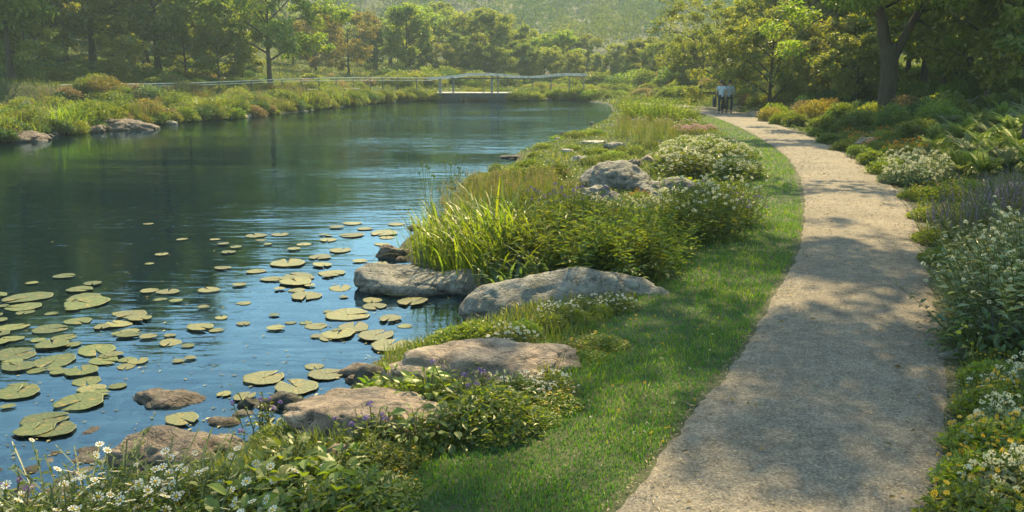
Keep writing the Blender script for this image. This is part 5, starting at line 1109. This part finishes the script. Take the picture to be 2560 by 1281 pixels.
bank(90, (950, 1760), lambda px: rng.uniform(200, 222), 1.2, 2.6, 'under the trees behind the footbridge', 'bushes behind the footbridge', ['mid', 'olive', 'tan', 'lime', 'dark'], .8, things=16)
for px, py, s, k in [(1052, 250, 1.3, 'mid'), (1078, 250, 1.2, 'olive'), (1094, 251, .8, 'dark'), (1290, 249.5, 1.1, 'mid'), (1312, 249, 1.3, 'lime'), (1335, 248, 1.2, 'olive'), (1030, 251, 1.1, 'lime')]:
    x, y = far(px, 79.2); tag(link('bush', SH[k][0][0][1], None, (x, y, WZ + .1), (0, 0, px), (s, s, s * .8)), kn[k] + ' hugging the stone ends of the footbridge', 'bush', 'bushes at the footbridge ends')
tag(link('undergrowth', under.mesh('undergrowth', [LM[k] for k in UK])), 'mass of mixed low bushes filling the far meadow and wood edge', 'undergrowth', kind='stuff')
for px, py, s in [(235, 235, 1.2), (180, 262, 1.0), (300, 250, 1.1), (360, 262, 1.0), (420, 250, 1.1), (520, 255, 1.1), (610, 245, 1.1), (560, 262, 1.0), (110, 255, 1.0), (700, 250, 1.0), (460, 238, 1.2), (640, 232, 1.2)]:
    pl('feather', px, py, s, 'tuft of long pale grass on the left bank', 'feather_grass', 'ornamental grass', 'pale grass tufts on the left bank')

for k in range(44):
    px = rng.uniform(-20, 900); py = sh(px) - rng.uniform(4, 50) * (1.15 - px / 1100); kd = ('strapdark', 'feather', 'leafy', 'feather', 'strap')[k % 5]; x, y, z = at(px, py)
    if inside(pond, np.array([x]), np.array([y]))[0] or z < WZ + .05: continue
    pl(kd, px, py, rng.uniform(1.0, 1.6), {'strapdark': 'upright dark strap leaved clump', 'feather': 'tuft of feathery straw grass', 'leafy': 'upright leafy stems', 'strap': 'upright yellow green strap leaved clump'}[kd] + ' between the bushes of the left bank', 'waterside_plant', 'plant', 'upright plants between the left bank bushes')

# ------------------------------------------------------------------ the couple walking away along the path
SKIN = plain('skin', (.42, .25, .18), .6, .08, 6); HAIR = plain('dark_brown_hair', (.050, .030, .020), .5, .3, 40)
SHW = plain('pale_blue_shirt_cloth', (.42, .53, .62), .85, .06, 12, .2); SHG = plain('grey_shirt_cloth', (.30, .36, .38), .85, .08, 12, .2); TRD = plain('navy_cloth', (.020, .026, .042), .85, .2, 14, .2); BAGM = plain('dark_bag_cloth', (.018, .022, .035), .8, .2, 10, .2); SHOE = plain('shoe_leather', (.03, .025, .022), .6, .2, 10)
def skin_obj(name, parent, verts, edges, mat, root=0, sub=1):
    me = bpy.data.meshes.new(name); me.from_pydata([v[:3] for v in verts], edges, []); o = link(name, me, parent); me.materials.append(mat)
    m = o.modifiers.new('skin', 'SKIN'); m.use_smooth_shade = True; o.modifiers.new('sub', 'SUBSURF').levels = sub; o.modifiers['sub'].render_levels = sub
    for k, v in enumerate(verts): sv = me.skin_vertices[0].data[k]; sv.radius = (v[3], v[4] if len(v) > 4 else v[3]); sv.use_root = (k == root)
    return o
def person(px, py, label, shirt, long_tr, stride, hold, hgt):
    x, y, z = at(px, py); root = link('person', None, None, (x, y, .035), (0, 0, math.atan2(-x, y) * .6), (hgt / 1.72,) * 3); tag(root, label, 'person', None)
    V = [(0, 0, .95, .135, .10), (0, -.01, 1.15, .115, .085), (0, 0, 1.34, .155, .10), (0, 0, 1.45, .07, .06), (0, .015, 1.52, .052), (0, .02, 1.60, .078, .092), (0, .015, 1.68, .070, .082)]
    E = [(0, 1), (1, 2), (2, 3), (3, 4), (4, 5), (5, 6)]
    def chain(start, pts):
        p = start
        for q in pts: V.append(q); E.append((p, len(V) - 1)); p = len(V) - 1
        return p
    for sg in (-1, 1):
        f = stride * sg
        chain(0, [(.095 * sg, f * .05, .86, .088), (.10 * sg, f * .22, .50, .058), (.10 * sg, f * .22 - (.10 if f < 0 else 0) , .30, .054), (.10 * sg, f * .40 - (.06 if f < 0 else 0), .09, .036), (.11 * sg, f * .40 + .07, .035, .036), (.115 * sg, f * .40 + .15, .03, .028)])
        el = (.245 * sg, -.03 - f * .08, 1.13, .040); wr = (.255 * sg, .06 - f * .14, .90, .026); pm = (.255 * sg, .07 - f * .15, .84, .030, .018)
        w_ = chain(2, [(.17 * sg, 0, 1.39, .055), el, wr, pm])
        for k, (dx, L) in enumerate(((-.024, .055), (-.008, .066), (.009, .062), (.024, .048))):
            chain(w_, [(.255 * sg, .07 - f * .15 + dx, .80, .0095), (.250 * sg - .010 * sg, .072 - f * .15 + dx, .80 - L, .0075)])
        chain(w_, [(.252 * sg - .02 * sg, .10 - f * .15, .83, .0095), (.245 * sg - .03 * sg, .112 - f * .15, .795, .008)])
    skin_obj('body', root, V, E, SKIN)
    sv = [(0, 0, .82, .185, .15), (0, 0, .95, .168, .14), (0, -.01, 1.10, .145, .115), (0, 0, 1.32, .150, .11), (0, 0, 1.44, .082, .072)]; se = [(0, 1), (1, 2), (2, 3), (3, 4)]
    for sg in (-1, 1):
        n0 = len(sv); f = stride * sg; sv += [(.175 * sg, 0, 1.385, .072), (.225 * sg, -.02 - f * .05, 1.22, .062)]; se += [(3, n0), (n0, n0 + 1)]
        if shirt is SHG: sv += [(.248 * sg, -.03 - f * .08, 1.12, .056), (.256 * sg, .04 - f * .13, .95, .044)]; se += [(n0 + 1, n0 + 2), (n0 + 2, n0 + 3)]
    skin_obj('shirt', root, sv, se, shirt)
    tv = [(0, 0, .93, .172, .135), (0, 0, 1.03, .16, .125)]; te = [(0, 1)]
    for sg in (-1, 1):
        f = stride * sg; n0 = len(tv); tv += [(.095 * sg, f * .05, .84, .105), (.10 * sg, f * .22, .50, .075)]; te += [(0, n0), (n0, n0 + 1)]
        if long_tr: tv += [(.10 * sg, f * .22 - (.10 if f < 0 else 0), .30, .068), (.10 * sg, f * .40 - (.06 if f < 0 else 0), .10, .058)]; te += [(n0 + 1, n0 + 2), (n0 + 2, n0 + 3)]
    skin_obj('trousers', root, tv, te, TRD)
    g = G(); v = I3[0].copy(); v = v[:, :] * (.098, .112, .115) * (1 + .04 * np.sin(v[:, :1] * 20) * np.sin(v[:, 2:] * 17)); v[:, 2] = np.maximum(v[:, 2], -.085); v[:, 1] = np.where(v[:, 2] < .03, np.minimum(v[:, 1], .035), v[:, 1]); g.add(v + (0, .0, 1.655), [I3[1]]); link('hair', g.mesh('hair', HAIR, True), root)
    g = G(); box(g, (0, .128, 1.60), (.022, .03, .04)); link('nose', g.mesh('nose', SKIN), root)
    for sg in (-1, 1):
        g = G(); g.add(I2[0] * (.014, .022, .032) + (.082 * sg, .02, 1.60), [I2[1]]); link('ear', g.mesh('ear', SKIN, True), root)
        f = stride * sg; g = G(); v = I3[0].copy(); v[:, 2] = np.maximum(v[:, 2], -.5); g.add(v * (.048, .135, .055) + (.112 * sg, f * .40 + .06 , .03), [I3[1]]); link('shoe', g.mesh('shoe', SHOE, True), root)
    return root, x, y
c1, x1, y1 = person(1801, 286, 'person in a pale blue shirt walking away on the path, left of the pair', SHW, True, .55, True, 1.70)
c2, x2, y2 = person(1822, 284.5, 'person in a grey long sleeved shirt walking away on the path, right of the pair', SHG, True, -.5, False, 1.70)
g = G(); v = I3[0] * (.5, .5, .5); v = np.sign(v) * np.abs(v) ** .45 * .72; v[:, 0] *= .16; v[:, 1] *= .40; v[:, 2] *= .50; v[:, 1] *= (1 - .18 * (v[:, 2] > 0)); g.add(v, [I3[1]]); bo = link('shoulder_bag', None, None, (x1 - .33, y1 + .02, .62)); link('bag_body', g.mesh('bag_body', BAGM, True), bo)
g = G(); a = np.linspace(0, math.pi, 12); tube(g, np.stack([0 * a + .03, np.cos(a) * .12, 0.17 + np.sin(a) * .16], 1), .012, 6); link('strap', g.mesh('strap', BAGM, True), bo); tag(bo, 'dark bag hanging from the left hand of the person in pale blue', 'bag')

# ------------------------------------------------------------------ air
g = G(); box(g, (30, 245, 40), (760, 760, 100))
t = NT('haze'); pv = t.n('VolumePrincipled'); pv.inputs['Color'].default_value = (.72, .93, .98, 1); pv.inputs['Density'].default_value = .0007; pv.inputs['Anisotropy'].default_value = .35
t.l(pv.outputs[0], t.out.inputs[1]); hz_ = link('haze', g.mesh('haze', t.m)); tag(hz_, kind='stuff')
